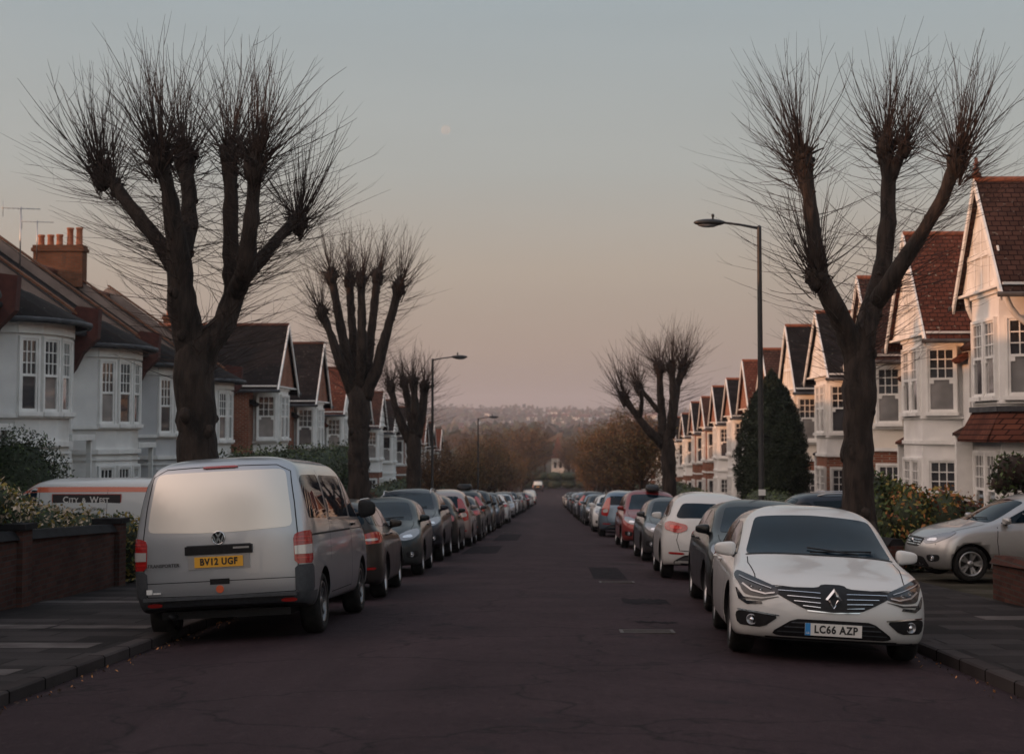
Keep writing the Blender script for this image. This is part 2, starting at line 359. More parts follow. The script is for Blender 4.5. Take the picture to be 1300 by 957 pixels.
class Car:
    """one car body: a smooth shell with cut wheel arches; every other part is fitted to the shell"""
    def __init__(s, name, rings, wheels, wr, mats, arch=.045, lv=2):
        s.root = empty(name); s.wr = wr; s.mats = mats
        P = [ring_pts(r) for r in rings]; n = len(P[0]); vs = [p for r in P for p in r]; fs = []
        for i in range(len(P)-1):
            for k in range(n):
                k2 = (k+1) % n; fs.append((i*n+k, (i+1)*n+k, (i+1)*n+k2, i*n+k2))
        fs.append(tuple(range(n))); fs.append(tuple((len(P)-1)*n+k for k in range(n-1, -1, -1)))
        me = subdiv_mesh(vs, fs, lv)
        bm = bmesh.new(); bm.from_mesh(me); bmesh.ops.recalc_face_normals(bm, faces=bm.faces)
        s.full = BVHTree.FromBMesh(bm)
        bm.to_mesh(me); bm.free()
        for p in me.polygons: p.use_smooth = True
        s.body_me = me; s.wheels = wheels
        ob = bpy.data.objects.new('body', me); COL.objects.link(ob)
        for m in (mats['paint'], 'blackpl', 'gap', mats.get('bumper', 'plastic')): me.materials.append(M[m] if isinstance(m, str) else m)
        c = MB()
        for (y, z) in wheels:
            for sx in (-1, 1):
                c.lathe([(wr+arch, sx*.55), (wr+arch, sx*1.3)], 40, 'x', (0, y, z))
        co = c.build('cut', 'blackpl', None, fix=True); co.data.materials.clear()
        for m in ob.data.materials: co.data.materials.append(m)
        for p in co.data.polygons: p.material_index = 1
        md = ob.modifiers.new('b', 'BOOLEAN'); md.operation = 'DIFFERENCE'; md.object = co; md.solver = 'EXACT'
        bpy.context.view_layer.update(); dg = bpy.context.evaluated_depsgraph_get()
        me2 = bpy.data.meshes.new_from_object(ob.evaluated_get(dg)); bpy.data.objects.remove(ob); bpy.data.objects.remove(co)
        me2.name = 'body'
        bm = bmesh.new(); bm.from_mesh(me2)
        if 'bumpz' in mats:            # dark bumper and sill line
            z0, y0, y1 = mats['bumpz']
            for co_, no in (((0,0,z0), (0,0,1)), ((0,y0,0), (0,1,0)), ((0,y1,0), (0,1,0))):
                bmesh.ops.bisect_plane(bm, geom=bm.verts[:]+bm.edges[:]+bm.faces[:], plane_co=co_, plane_no=no)
            for f in bm.faces:
                c_ = f.calc_center_median()
                if f.material_index == 0 and c_.z < z0 and (c_.y > y0 or c_.y < y1): f.material_index = 3
        for f in bm.faces:
            if f.material_index != 1 and f.normal.z < -.75 and f.calc_center_median().z < .5: f.material_index = 1
        bm.to_mesh(me2); bm.free()
        for p in me2.polygons: p.use_smooth = (p.material_index != 1)
        s.body = link(bpy.data.objects.new('body', me2), s.root)
        s.extra = MB()
        for i, (y, z) in enumerate(wheels):
            for sx in (-1, 1): s.wheel(sx, y, z)
    def hit(s, p, d):
        d = Vector(d).normalized(); p = Vector(p); q = p-d*p.dot(d)
        loc, no, _, _ = s.full.ray_cast(q+d*6, -d, 12)
        if loc is None: loc, no, _, _ = s.full.find_nearest(p)
        return loc, no
    def patch(s, pts, d, off=.006, depth=.012, grid=.06, smooth=2, mirror=False, mb=None, mi=0, name=None, mat=None, parent=None):
        """a panel with the outline pts laid over the shell, looked at along d"""
        res = mb or MB()
        for sg in ((1, -1) if mirror == 'both' else ((-1,) if mirror else (1,))):
            dd = Vector((d[0]*sg, d[1], d[2])).normalized(); P = [Vector((x*sg, y, z)) for x, y, z in pts]
            u = dd.cross(Vector((0,0,1))); u = u.normalized() if u.length > .1 else Vector((1,0,0)); v = u.cross(dd)
            q = [(p.dot(u), p.dot(v)) for p in P]
            for _ in range(smooth):
                q2 = []
                for i in range(len(q)):
                    a, b = q[i], q[(i+1) % len(q)]
                    L = math.hypot(b[0]-a[0], b[1]-a[1]); t = min(.25, .035/max(L, 1e-6)) if smooth < 3 else .25
                    q2 += [(a[0]+(b[0]-a[0])*t, a[1]+(b[1]-a[1])*t), (b[0]-(b[0]-a[0])*t, b[1]-(b[1]-a[1])*t)]
                q = q2
            bm = bmesh.new(); vs = [bm.verts.new((a, b, 0)) for a, b in q]; bm.faces.new(vs)
            xs = [a for a, b in q]; ys = [b for a, b in q]
            for lo, hi, ax in ((min(xs), max(xs), 0), (min(ys), max(ys), 1)):
                k = max(1, int((hi-lo)/grid))
                for i in range(1, k):
                    c0 = lo+(hi-lo)*i/k; co = [0,0,0]; no = [0,0,0]; co[ax] = c0; no[ax] = 1
                    bmesh.ops.bisect_plane(bm, geom=bm.verts[:]+bm.edges[:]+bm.faces[:], plane_co=co, plane_no=no)
            bmesh.ops.triangulate(bm, faces=[f for f in bm.faces if len(f.verts) > 4])
            edge = [e for e in bm.edges if e.is_boundary]
            bm.verts.index_update(); pos = {}; nrm = {}
            for vt in bm.verts:
                loc, no = s.hit(u*vt.co.x+v*vt.co.y, dd)
                if no.dot(dd) < 0: no = -no
                pos[vt.index] = loc+no*off; nrm[vt.index] = no
            vs2 = [pos[i] for i in range(len(bm.verts))]; fs2 = []
            for f in bm.faces:
                ids = [vt.index for vt in f.verts]
                a, b, c = vs2[ids[0]], vs2[ids[1]], vs2[ids[2]]
                if (b-a).cross(c-a).dot(dd) < 0: ids.reverse()
                fs2.append(tuple(ids))
            res.add(vs2, fs2, mi, True); base = {}; top = {}; vs3 = []; fs3 = []          # the rim has its own corners, so the face stays clean
            for e in edge:
                for vt in e.verts:
                    if vt.index not in base: top[vt.index] = len(vs3); base[vt.index] = len(vs3)+1; vs3 += [pos[vt.index], pos[vt.index]-nrm[vt.index]*depth]
            for e in edge:
                a, b = e.verts[0].index, e.verts[1].index; fs3.append((top[a], top[b], base[b], base[a]))
            bm.free(); res.add(vs3, fs3, mi, True)
        if mb: return None
        return res.build(name, mat, parent or s.root)
    def strip(s, pts, d, wdt=.012, mirror='both', off=.0025, mb=None, mi=0, seg=.08):
        """a thin line laid over the shell (panel gap, chrome strip)"""
        mb = mb or s.extra
        for sg in ((1, -1) if mirror == 'both' else (1,)):
            dd = Vector((d[0]*sg, d[1], d[2])).normalized(); P = [Vector((x*sg, y, z)) for x, y, z in pts]; Q = []
            for a, b in zip(P[:-1], P[1:]):
                k = max(1, int((b-a).length/seg)); Q += [a+(b-a)*i/k for i in range(k)]
            Q.append(P[-1]); H = [s.hit(q, dd) for q in Q]; vs = []; fs = []
            for i, (l, no) in enumerate(H):
                t = (H[min(i+1, len(H)-1)][0]-H[max(i-1, 0)][0]).normalized(); n_ = no if no.dot(dd) > 0 else -no; b = t.cross(n_).normalized()*wdt/2
                vs += [l+b+n_*off, l-b+n_*off]
            for i in range(len(H)-1): fs.append((2*i, 2*i+1, 2*i+3, 2*i+2))
            mb.add(vs, fs, mi, True)
    def add_gaps(s):
        if s.extra.v:                     # panel gaps belong to the body mesh
            bm = bmesh.new(); bm.from_mesh(s.body.data); vs = [bm.verts.new(v) for v in s.extra.v]
            for f, m in zip(s.extra.f, s.extra.m):
                try: fc = bm.faces.new([vs[i] for i in f]); fc.material_index = 2
                except ValueError: pass
            bm.to_mesh(s.body.data); bm.free()
    def wheel(s, sx, y, z):
        W = s.mats.get('track', .78); wd = .11; r = s.wr; m = MB()
        rr = r*.70
        m.lathe([(rr, -wd), (r*.9, -wd-.005), (r*.975, -wd+.02), (r, -wd+.05), (r, wd-.05), (r*.975, wd-.02), (r*.9, wd+.005), (rr+.012, wd), (rr, wd-.03), (rr, -wd)], 36, 'x', (0,0,0), 0, True, False)
        o = m.build('wheel', ['tyre'], s.root, fix=True)
        o.location = (sx*W, y, z); o.rotation_euler = (0, 0, 0 if sx > 0 else math.pi)
        a = MB(); sp = s.mats.get('spokes', 5); ms = s.mats.get('rim', 'alloy')
        a.lathe([(rr, wd-.015), (rr-.012, wd), (rr-.03, wd-.012), (rr-.04, wd-.06), (rr-.02, -wd*.6)], 36, 'x', (0,0,0), 0, True, False)
        a.lathe([(.001, wd-.02), (.05, wd-.02), (.062, wd-.035), (.065, wd-.08)], 20, 'x', (0,0,0), 0, True, False)
        for k in range(sp):
            for dk in ((-.13, .13) if sp <= 6 else (0,)):
                th = 2*math.pi*k/sp+dk; th2 = th+dk*.4
                p0 = Vector((wd-.04, .045*math.cos(th), .045*math.sin(th))); p1 = Vector((wd-.022, (rr-.02)*math.cos(th2), (rr-.02)*math.sin(th2)))
                t = (p1-p0).normalized(); b = t.cross(Vector((1,0,0))).normalized(); w0, w1 = (.020, .030) if sp <= 6 else (.014, .02)
                vs = [p0+b*w0+Vector((-.03,0,0)), p0-b*w0+Vector((-.03,0,0)), p1-b*w1+Vector((-.03,0,0)), p1+b*w1+Vector((-.03,0,0)), p0+b*w0*.7, p0-b*w0*.7, p1-b*w1*.8, p1+b*w1*.8]
                a.hexa(vs)
        a.lathe([(rr-.03, -.02), (.02, -.02)], 24, 'x', (0,0,0), 1, False, False)
        a.lathe([(rr*.75, -.012), (.02, -.008)], 24, 'x', (0,0,0), 2, False, False)
        a.build('rim', [ms, 'blackpl', 'brake'], o, fix=True)
    def mirrors(s, y, z, x, mat, size=(.10, .085, .075)):
        for sg in (1, -1):
            m = MB(); c = (sg*(x+.13), y, z)
            sx, sy, sz = size; V = []; F = []; nu, nv = 24, 14; sp = lambda a, e: math.copysign(abs(a)**e, a)
            for i in range(nv+1):
                ph = -math.pi/2+math.pi*i/nv
                for k in range(nu):
                    th = 2*math.pi*k/nu; X = sp(math.cos(ph), .55)*sp(math.cos(th), .6); Y = sp(math.cos(ph), .55)*sp(math.sin(th), .6); Z = sp(math.sin(ph), .6)
                    o_ = X*sg; Y *= (.55 if Y < 0 else 1)*(1-.25*o_)          # flat glass side towards the rear
                    V.append((c[0]+X*sx*1.15, c[1]+Y*sy, c[2]+Z*sz*(1-.22*o_)))
            for i in range(nv):
                for k in range(nu): F.append((i*nu+k, i*nu+(k+1)%nu, (i+1)*nu+(k+1)%nu, (i+1)*nu+k))
            m.add(V, F, 0, True)
            m.tube([(sg*(x-.08), y, z-.09), (sg*(x+.03), y, z-.06), (sg*(x+.1), y, z-.03)], [.03, .028, .03], 8, 1)
            m.build('wing_mirror', [mat, 'blackpl'], s.root, fix=True)
    def finish(s): s.add_gaps(); return s.root

def text_mb(txt, size, mat_thick=.002, bold=.0, spacing=1.0, align='CENTER', sx=1.0):
    cu = bpy.data.curves.new('t', 'FONT'); cu.body = txt; cu.size = size; cu.extrude = mat_thick; cu.offset = bold; cu.space_character = spacing; cu.align_x = align; cu.align_y = 'CENTER'; cu.resolution_u = 3
    ob = bpy.data.objects.new('t', cu); COL.objects.link(ob); bpy.context.view_layer.update(); dg = bpy.context.evaluated_depsgraph_get()
    me = bpy.data.meshes.new_from_object(ob.evaluated_get(dg)); bpy.data.objects.remove(ob)
    me.transform(Matrix.Diagonal((sx, 1, 1, 1))); return me
def put_text(name, txt, size, mat, parent, loc, right, upv, **k):
    me = text_mb(txt, size, **k); r = Vector(right).normalized(); u = Vector(upv).normalized(); n = r.cross(u)
    Mx = Matrix((r, u, n)).transposed().to_4x4(); Mx.translation = Vector(loc); me.transform(Mx); me.materials.append(M[mat]); me.name = name
    return link(bpy.data.objects.new(name, me), parent)
def plate(car, y, z, back, txt=None, tilt=0):
    d = -1 if back else 1; m = MB(); wv, hv = .26, .056
    loc, no = car.hit((0, y, z), (0, d, 0)); yy = loc.y+d*.022
    m.box(-wv, wv, yy-.006, yy+.006, z-hv, z+hv, 0)
    mats = ['platey' if back else 'platew', 'ink', 'blueband']
    if txt and not back: m.box(wv-.05, wv-.001, yy+.0062, yy+.0085, z-hv, z+hv, 2)
    o = m.build('number_plate', mats, car.root, fix=True)
    if txt:
        put_text('plate_lettering', txt, .098, 'ink', o, ((-.022 if not back else 0)*1, yy+d*.0075, z), (-d, 0, 0) if d > 0 else (1, 0, 0), (0, 0, 1), bold=.0035, spacing=1.12, sx=.86)
        if not back: put_text('country_letters', 'GB', .026, 'platew', o, (wv-.025, yy+.0095, z-.035), (-1, 0, 0), (0, 0, 1), mat_thick=.001)
    return o

def side_glass(c, outlines, name='side_window'):
    for sg in (False, True):
        for o in outlines: c.patch([(1, y, z) for y, z in o], (1, 0, .12), .004, .012, .09, 2, sg, name=name, mat='cglass')
def disc_lamp(c, x, y, z, r, d, mat, name, out_=.012, parent=None):
    loc, no = c.hit((x, y, z), d); dd = Vector(d).normalized(); m = MB()
    m.lathe([(r, -.03), (r, out_*.6), (r*.85, out_), (r*.8, out_*.2), (.001, 0)], 20, 'y', (0,0,0), 0, True, False)
    m.lathe([(r*.45, 0), (r*.42, out_*.7), (.001, out_)], 14, 'y', (0,0,0), 1, True, False)
    q = dd.to_track_quat('Y', 'Z').to_matrix().to_4x4(); q.translation = loc+dd*.006
    return m.build(name, mat, parent or c.root, fix=True, xf=q)
HATCH = [
 (1.80,.24,-1.85,.26,.24,.24,.66,.10,.10),
 (2.10,.18,-2.10,.24,.18,.19,.86,.25,.20),
 (2.21,.30,-2.19,.34,.29,.30,.915,.36,.28),
 (2.23,.50,-2.21,.55,.50,.52,.93,.40,.32),
 (2.19,.67,-2.17,.80,.71,.77,.925,.43,.32),
 (2.07,.80,-2.11,.98,.85,.93,.90,.43,.32),
 (1.60,.945,-2.06,1.05,.92,.99,.86,.26,.30),
 (1.00,1.03,-2.00,1.11,.98,1.04,.82,.24,.28),
 (.50,1.28,-1.80,1.28,1.22,1.24,.745,.20,.22),
 (.08,1.45,-1.52,1.43,1.40,1.38,.65,.14,.16),
 (-.25,1.50,-1.20,1.47,1.475,1.455,.44,.08,.10),
 (-.5,1.505,-.9,1.49,1.50,1.485,.2,.02,.02)]
SG = [[(.74,1.03),(.20,1.04),(-.42,1.055),(-.44,1.355),(-.05,1.345),(.22,1.27)],
      [(-.50,1.055),(-1.28,1.08),(-1.30,1.32),(-.90,1.355),(-.52,1.357)],
      [(-1.35,1.08),(-1.66,1.115),(-1.44,1.28),(-1.37,1.31)]]
def gaps(c, T, rear=True):
    S = (1,0,.1)
    c.strip([(1,*T(.80,.97)),(1,*T(.84,.72)),(1,*T(.80,.34)),(1,*T(.6,.26))], S)
    c.strip([(1,*T(-.46,1.03)),(1,*T(-.46,.5)),(1,*T(-.50,.26))], S)
    c.strip([(1,*T(.6,.262)),(1,*T(-.8,.262))], S)
    c.strip([(1,*T(-1.40,1.05)),(1,*T(-1.36,.80)),(1,*T(-1.05,.62))], S)
    c.strip([(.70,2.0,.80),(.70,*T(1.75,.93)),(.735,*T(1.3,1.0)),(.72,*T(1.02,1.05))], (0,.15,1), .01, 'both')
    c.strip([(0,*T(2.15,.795)),(.3,*T(2.14,.795)),(.55,*T(2.05,.80))], (0,.8,.6), .012, 'both')
    if rear: c.strip([(.60,-2.2,T(-2,.98)[1]),(.66,-2.2,T(-2,.70)[1]),(.60,-2.2,T(-2,.52)[1]),(0,-2.2,T(-2,.50)[1])], (0,-1,.1), .012, 'both')
def handles(c, T, mat):
    for sg in (1, -1):
        for y in (-.28, -1.10):
            l, no = c.hit((sg, *T(y, .93)), (sg, 0, .1)); m = MB()
            m.tube([l+Vector((sg*.002, -.08, 0)), l+Vector((sg*.028, -.05, 0)), l+Vector((sg*.030, .05, 0)), l+Vector((sg*.002, .08, 0))], [.010, .014, .014, .010], 8)
            m.build('door_handle', mat, c.root, fix=True)
def wipers(c, T):
    m = MB()
    for x0, x1 in ((.10, -.52), (-.38, .12)):
        pts = []
        for k in range(6):
            x = x0+(x1-x0)*k/5; l, no = c.hit((x, *T(.98-.0*k, 1.045+.015*k)), (0, 1, .35)); pts.append(l+no*.022)
        m.tube(pts, .008, 5)
    m.build('wiper', 'blackpl', c.root)
def rear_end(c, T, kind, paintm):
    D = (0, -1, .12)
    zz = lambda z: T(-2, z)[1]
    c.patch([(-.62,-2,zz(1.07)),(.62,-2,zz(1.07)),(.68,-2,zz(1.12)),(.56,-2,zz(1.37)),(-.56,-2,zz(1.37)),(-.68,-2,zz(1.12))], (0,-1,.25), .004, .012, .09, 2, name='rear_window', mat='cglass')
    if kind == 'mid':
        c.patch([(.50,-2.1,zz(.86)),(.52,-2.1,zz(.95)),(.86,-1.95,zz(1.0)),(.90,-1.72,zz(.96)),(.90,-1.85,zz(.86)),(.7,-2.1,zz(.80))], (.5,-.86,0), .012, .02, .05, 2, 'both', name=None, mb=(a := MB()), mi=0)
        c.patch([(.62,-2.1,zz(.87)),(.64,-2.1,zz(.92)),(.84,-1.95,zz(.94)),(.80,-1.95,zz(.88))], (.5,-.86,0), .017, .02, .05, 2, 'both', mb=a, mi=1)
    elif kind == 'tall':
        a = MB(); c.patch([(.66,-2.1,zz(.72)),(.60,-2.1,zz(1.0)),(.62,-2.0,zz(1.30)),(.72,-1.9,zz(1.28)),(.86,-1.9,zz(1.0)),(.88,-1.9,zz(.76))], (.4,-.9,.1), .012, .02, .05, 2, 'both', mb=a, mi=0)
        c.patch([(.68,-2.1,zz(.84)),(.66,-2.1,zz(.95)),(.82,-1.95,zz(.95)),(.83,-1.95,zz(.85))], (.4,-.9,0), .017, .02, .05, 2, 'both', mb=a, mi=2)
    else:
        a = MB(); c.patch([(.66,-2.1,zz(.80)),(.63,-2.1,zz(.95)),(.84,-1.95,zz(.99)),(.90,-1.8,zz(.95)),(.91,-1.85,zz(.82))], (.5,-.86,0), .012, .02, .05, 2, 'both', mb=a, mi=0)
        c.patch([(.69,-2.1,zz(.85)),(.68,-2.1,zz(.885)),(.84,-1.95,zz(.89)),(.85,-1.95,zz(.85))], (.5,-.86,0), .017, .02, .05, 2, 'both', mb=a, mi=2)
    a.build_lr('tail_light', ['redlamp','redbright','clearlamp'], c.root)
    b = MB(); c.patch([(-.62,-2.1,zz(.24)),(.62,-2.1,zz(.24)),(.72,-2.1,zz(.32)),(.5,-2.1,zz(.44)),(-.5,-2.1,zz(.44)),(-.72,-2.1,zz(.32))], D, .006, .012, .08, 2, mb=b)
    b.build('rear_bumper_insert', 'blackpl', c.root)
    b = MB(); c.patch([(.52,-2.1,zz(.44)),(.52,-2.1,zz(.475)),(.80,-2.0,zz(.475)),(.80,-2.0,zz(.44))], (.25,-1,0), .009, .012, .06, 1, 'both', mb=b)
    b.build_lr('reflector', 'redlamp', c.root)
    plate(c, -2.2, zz(.72 if kind != 'tall' else .66), True)
def front_end(c, T, style):
    F = (0,1,.1); zz = lambda z: T(2, z)[1]
    hm = {'clear': 'lampglass', 'dark': 'lampdark'}[style.get('lamp', 'clear')]
    a = MB()
    c.patch([(.50,2.1,zz(.70)),(.56,2.1,zz(.79)),(.80,1.95,zz(.88)),(.92,1.65,zz(.90)),(.92,1.75,zz(.80)),(.80,2.0,zz(.70)),(.62,2.1,zz(.665))], (.5,.86,.1), .008, .02, .05, 2, 'both', mb=a, mi=0)
    c.patch([(.60,2.1,zz(.72)),(.64,2.1,zz(.77)),(.78,1.98,zz(.79)),(.80,1.98,zz(.73))], (.5,.86,.1), .013, .02, .05, 2, 'both', mb=a, mi=1)
    a.build_lr('headlight', [hm, 'lampbright'], c.root)
    g = MB(); w_ = style.get('gw', .44)
    c.patch([(-w_,2.1,zz(.76)),(w_,2.1,zz(.76)),(w_-.04,2.1,zz(.66)),(w_-.12,2.1,zz(.60)),(-w_+.12,2.1,zz(.60)),(-w_+.04,2.1,zz(.66))], F, .006, .012, .06, 2, mb=g, mi=0)
    for z in (.64, .68, .72): c.strip([(-w_+.05,2.1,zz(z)),(w_-.05,2.1,zz(z))], F, .012, None, .012, mb=g, mi=1, seg=.05)
    go = g.build('grille', ['blackpl', 'chrome' if style.get('chrome') else 'plastic'], c.root)
    loc, no = c.hit((0, 2.2, zz(.70)), F); m = MB()
    if style.get('badge', True): m.lathe([(.055,-.01),(.055,.014),(.045,.02),(.001,.02)], 20, 'y', loc+Vector((0,.004,0)), 0); m.build('badge', 'chrome', c.root, fix=True)
    b = MB(); b2 = MB()
    c.patch([(-.50,2.1,zz(.44)),(.50,2.1,zz(.44)),(.60,2.1,zz(.27)),(-.60,2.1,zz(.27))], F, .006, .012, .07, 2, mb=b, mi=0)
    c.patch([(.62,2.1,zz(.46)),(.86,1.95,zz(.48)),(.86,1.95,zz(.36)),(.66,2.1,zz(.34))], (.35,.94,0), .006, .012, .06, 2, 'both', mb=b2, mi=0)
    b.build('lower_intake', 'blackpl', c.root); b2.build_lr('fog_lamp_recess', 'blackpl', c.root)
    for sg in (1, -1): disc_lamp(c, sg*.74, 2.1, zz(.41), .048, (sg*.25, 1, 0), ['lampglass', 'lampbright'], 'fog_lamp')
    plate(c, 2.2, zz(.37), False)
def generic(name, T, paintm, rear='mid', style={}, wr=.315, wheels=None, mats={}, rails=False, wbase=(1.32, -1.36), sg=SG):
    rings = []
    for r in HATCH:
        yf, zf = T(r[0], r[1]); yr, zr = T(r[2], r[3]); _, a = T(.5, r[4]); _, b = T(-.5, r[5])
        wk = mats.get('wk', 0); w_ = r[6]+(wk*max(0, r[3]-1.0) if r[3] < 1.45 else wk*.4)
        rings.append((yf, zf, yr, zr, a, b, w_, r[7], r[8]))
    c = Car(name, rings, [(wbase[0], wr), (wbase[1], wr)], wr, dict(paint=paintm, **mats))
    side_glass(c, [[T(y, z) for y, z in o] for o in sg])
    c.patch([(-.70,1,T(1,1.06)[1]),(0,1,T(1,1.045)[1]),(.70,1,T(1,1.06)[1]),(.57,.2,T(.2,1.385)[1]),(0,.2,T(.2,1.41)[1]),(-.57,.2,T(.2,1.385)[1])], (0,1,.3), .004, .012, .09, 2, name='windscreen', mat='cglass')
    rear_end(c, T, rear, paintm); front_end(c, T, style); gaps(c, T); handles(c, T, paintm); wipers(c, T)
    c.mirrors(T(.62, 1.04)[0], T(.62, 1.06)[1], .78, paintm, (.085,.075,.062))
    if rails:
        m = MB(); zt = T(-.4, 1.46)[1]
        for s_ in (1, -1):
            pts = []
            for k in range(9):
                y = .1-1.5*k/8; l, no = c.hit((s_*.56, T(y, 1)[0], zt), (0, 0, 1)); pts.append(l+Vector((0, 0, .05 if 0 < k < 8 else 0)))
            m.tube(pts, .018, 6)
        m.build_lr('roof_rail', 'alloy', c.root)
    c.finish(); return c

def emblem_ring(c, y, z, r, back, kind):
    d = -1 if back else 1
    loc, no = c.hit((0, y, z), (0, d, 0)); p = Vector((0, loc.y+d*.012, z)); m = MB()
    if kind == 'vw':
        m.lathe([(r,-.02*d),(r,.002*d),(r*.001,.002*d)], 28, 'y', p, 1, False)
        m.lathe([(r,-.004*d),(r,.010*d),(r*.88,.012*d),(r*.86,.0)], 32, 'y', p, 0, True, False)
        def bar(a, b, t=.0085):
            A = Vector((a[0]*r, 0, a[1]*r))+p; B = Vector((b[0]*r, 0, b[1]*r))+p; tt = (B-A).normalized(); s_ = tt.cross(Vector((0,1,0)))*t; o = Vector((0, d*.012, 0))
            m.hexa([A-s_, A+s_, B+s_, B-s_, A-s_+o, A+s_+o, B+s_+o, B-s_+o])
        bar((-.42,.80),(0,.12)); bar((.42,.80),(0,.12)); bar((-.80,.36),(-.34,-.72)); bar((-.34,-.72),(0,.02)); bar((0,.02),(.34,-.72)); bar((.34,-.72),(.80,.36))
        m.build('badge', ['chrome','blackpl'], c.root, fix=True)
    else:            # upright diamond with an open middle
        a, b = r*.76, r; ia, ib = .30*r, .42*r; o = d*.026
        out_ = [(0,b),(a*.97,0),(0,-b),(-a*.97,0)]; inn = [(0,ib),(ia,0),(0,-ib),(-ia,0)]
        mid = [((x1+x2)/2*1.04, (z1+z2)/2*1.04) for (x1,z1),(x2,z2) in zip(out_, inn)]
        V = [p+Vector((x,-o*.3,z_)) for x,z_ in out_]+[p+Vector((x,o,z_)) for x,z_ in mid]+[p+Vector((x,-o*.1,z_)) for x,z_ in inn]
        F = []
        for k in range(4):
            k2 = (k+1)%4; F += [(k,k2,4+k2,4+k),(4+k,4+k2,8+k2,8+k)]
        m.add(V, F, 0); m.build('badge', 'chrome', c.root)

def white_hatch(paintm):
    fz = lambda z: z*.925 if z < 1.03 else .953+(z-1.03)*1.10
    T = lambda y, z: (y, fz(z))
    c = Car('parked_car', [(r[0], fz(r[1]), r[2], fz(r[3]), fz(r[4]), fz(r[5]), *r[6:]) for r in HATCH], [(1.30,.325), (-1.37,.325)], .325, dict(paint=paintm, rim='alloyd'), lv=3)
    side_glass(c, [[T(y, z) for y, z in o] for o in SG])
    c.patch([(-.73,1,.985),(0,1,.968),(.73,1,.985),(.59,.2,1.345),(0,.2,1.375),(-.59,.2,1.345)], (0,1,.3), .004, .012, .08, 2, name='windscreen', mat='cglass')
    c.patch([(-.73,1,.965),(0,1,.945),(.73,1,.965),(.73,1,.99),(0,1,.972),(-.73,1,.99)], (0,1,.4), .006, .012, .08, 1, name='scuttle', mat='blackpl')
    rear_end(c, T, 'mid', paintm); gaps(c, T); handles(c, T, paintm); wipers(c, T)
    c.mirrors(.62, .985, .79, paintm, (.095,.075,.070))
    F = (0,1,.1); D2 = (.45,.89,.1)
    # dark band with the lamps in its ends, dipping to the badge
    g = MB()
    c.patch([(-.60,2.1,0.691),(-.14,2.1,0.700),(-.10,2.1,0.738),(.10,2.1,0.738),(.14,2.1,0.700),(.60,2.1,0.691),(.50,2.1,0.616),(.36,2.1,0.540),(.24,2.1,0.484),(.0,2.1,0.470),(-.24,2.1,0.484),(-.36,2.1,0.540),(-.50,2.1,0.616)], F, .006, .015, .05, 1, mb=g, mi=0)
    for z, a0, b0 in ((.685,.12,.50),(.635,.12,.42),(.588,.12,.36),(.545,.12,.28)):
        for s_ in (1,-1): c.strip([(s_*a0,2.1,z*.94),(s_*b0,2.1,z*.94+.012)], F, .0055, None, .016, mb=g, mi=1, seg=.05)
    c.strip([(-.24,2.1,0.481),(0,2.1,0.467),(.24,2.1,0.481)], F, .010, None, .012, mb=g, mi=1, seg=.05)
    g.build('grille', ['blackpl','chrome'], c.root)
    a = MB()
    c.patch([(.49,2.1,0.620),(.55,2.1,0.691),(.70,2.0,0.743),(.84,1.85,0.794),(.92,1.62,0.823),(.94,1.66,0.771),(.90,1.9,0.696),(.84,1.97,0.602),(.66,2.08,0.587)], D2, .007, .02, .045, 2, 'both', mb=a, mi=0)
    c.strip([(.55,2.1,.632),(.64,2.08,.618),(.76,2.0,.640),(.86,1.9,.70)], D2, .016, 'both', .014, mb=a, mi=1, seg=.04)
    c.strip([(.60,2.1,.672),(.70,2.0,.700),(.82,1.9,.738),(.88,1.75,.765)], D2, .010, 'both', .014, mb=a, mi=1, seg=.04)
    a.build_lr('headlight', ['lampdark','alloy'], c.root)
    a = MB()
    c.patch([(.50,2.1,0.597),(.66,2.05,0.569),(.84,1.97,0.578),(.905,1.85,0.658),(.92,1.85,0.658),(.88,1.93,0.555),(.80,2.0,0.512),(.64,2.05,0.522),(.655,2.05,0.545),(.80,1.98,0.540),(.82,1.97,0.559),(.66,2.07,0.555)], D2, .010, .015, .05, 0, 'both', mb=a)
    a.build_lr('light_strip', 'lampdark', c.root)
    for s_ in (1,-1):
        for x, z in ((.665,.690),(.785,.725)): disc_lamp(c, s_*x, 2.0, z*.94, .024, (s_*.45,.89,.1), ['alloyd','lampbright'], 'projector_lamp', .010)
    emblem_ring(c, 2.2, .598, .108, False, 'diamond')
    b = MB()
    c.patch([(-.36,2.1,0.399),(.36,2.1,0.399),(.56,2.1,0.268),(.50,2.1,0.240),(-.50,2.1,0.240),(-.56,2.1,0.268)], F, .006, .02, .06, 1, mb=b, mi=0)
    for z, b0 in ((.30,.50),(.345,.44),(.39,.38)): c.strip([(-b0,2.1,z*.94),(b0,2.1,z*.94)], F, .012, None, .012, mb=b, mi=1, seg=.05)
    b.build('lower_intake', ['blackpl','plastic'], c.root)
    b = MB(); c.patch([(.47,2.1,0.418),(.86,1.95,0.446),(.90,1.9,0.414),(.88,1.95,0.310),(.62,2.05,0.305)], (.4,.92,0), .006, .02, .05, 1, 'both', mb=b, mi=0)
    c.strip([(.48,2.12,0.425),(.70,2.05,0.444),(.87,1.92,0.453)], (.4,.92,0), .012, 'both', .012, mb=b, mi=1, seg=.05)
    b.build_lr('fog_lamp_recess', ['blackpl','chrome'], c.root)
    for s_ in (1,-1): disc_lamp(c, s_*.745, 2.05, .368, .052, (s_*.3,1,0), ['lampglass','lampbright'], 'fog_lamp')
    b = MB(); c.patch([(-.80,2.1,0.202),(.80,2.1,0.202),(.72,2.1,0.164),(-.72,2.1,0.164)], (0,1,-.1), .006, .02, .06, 1, mb=b); b.build('lower_lip', 'blackpl', c.root)
    plate(c, 2.2, .32, False, 'LC66 AZP')
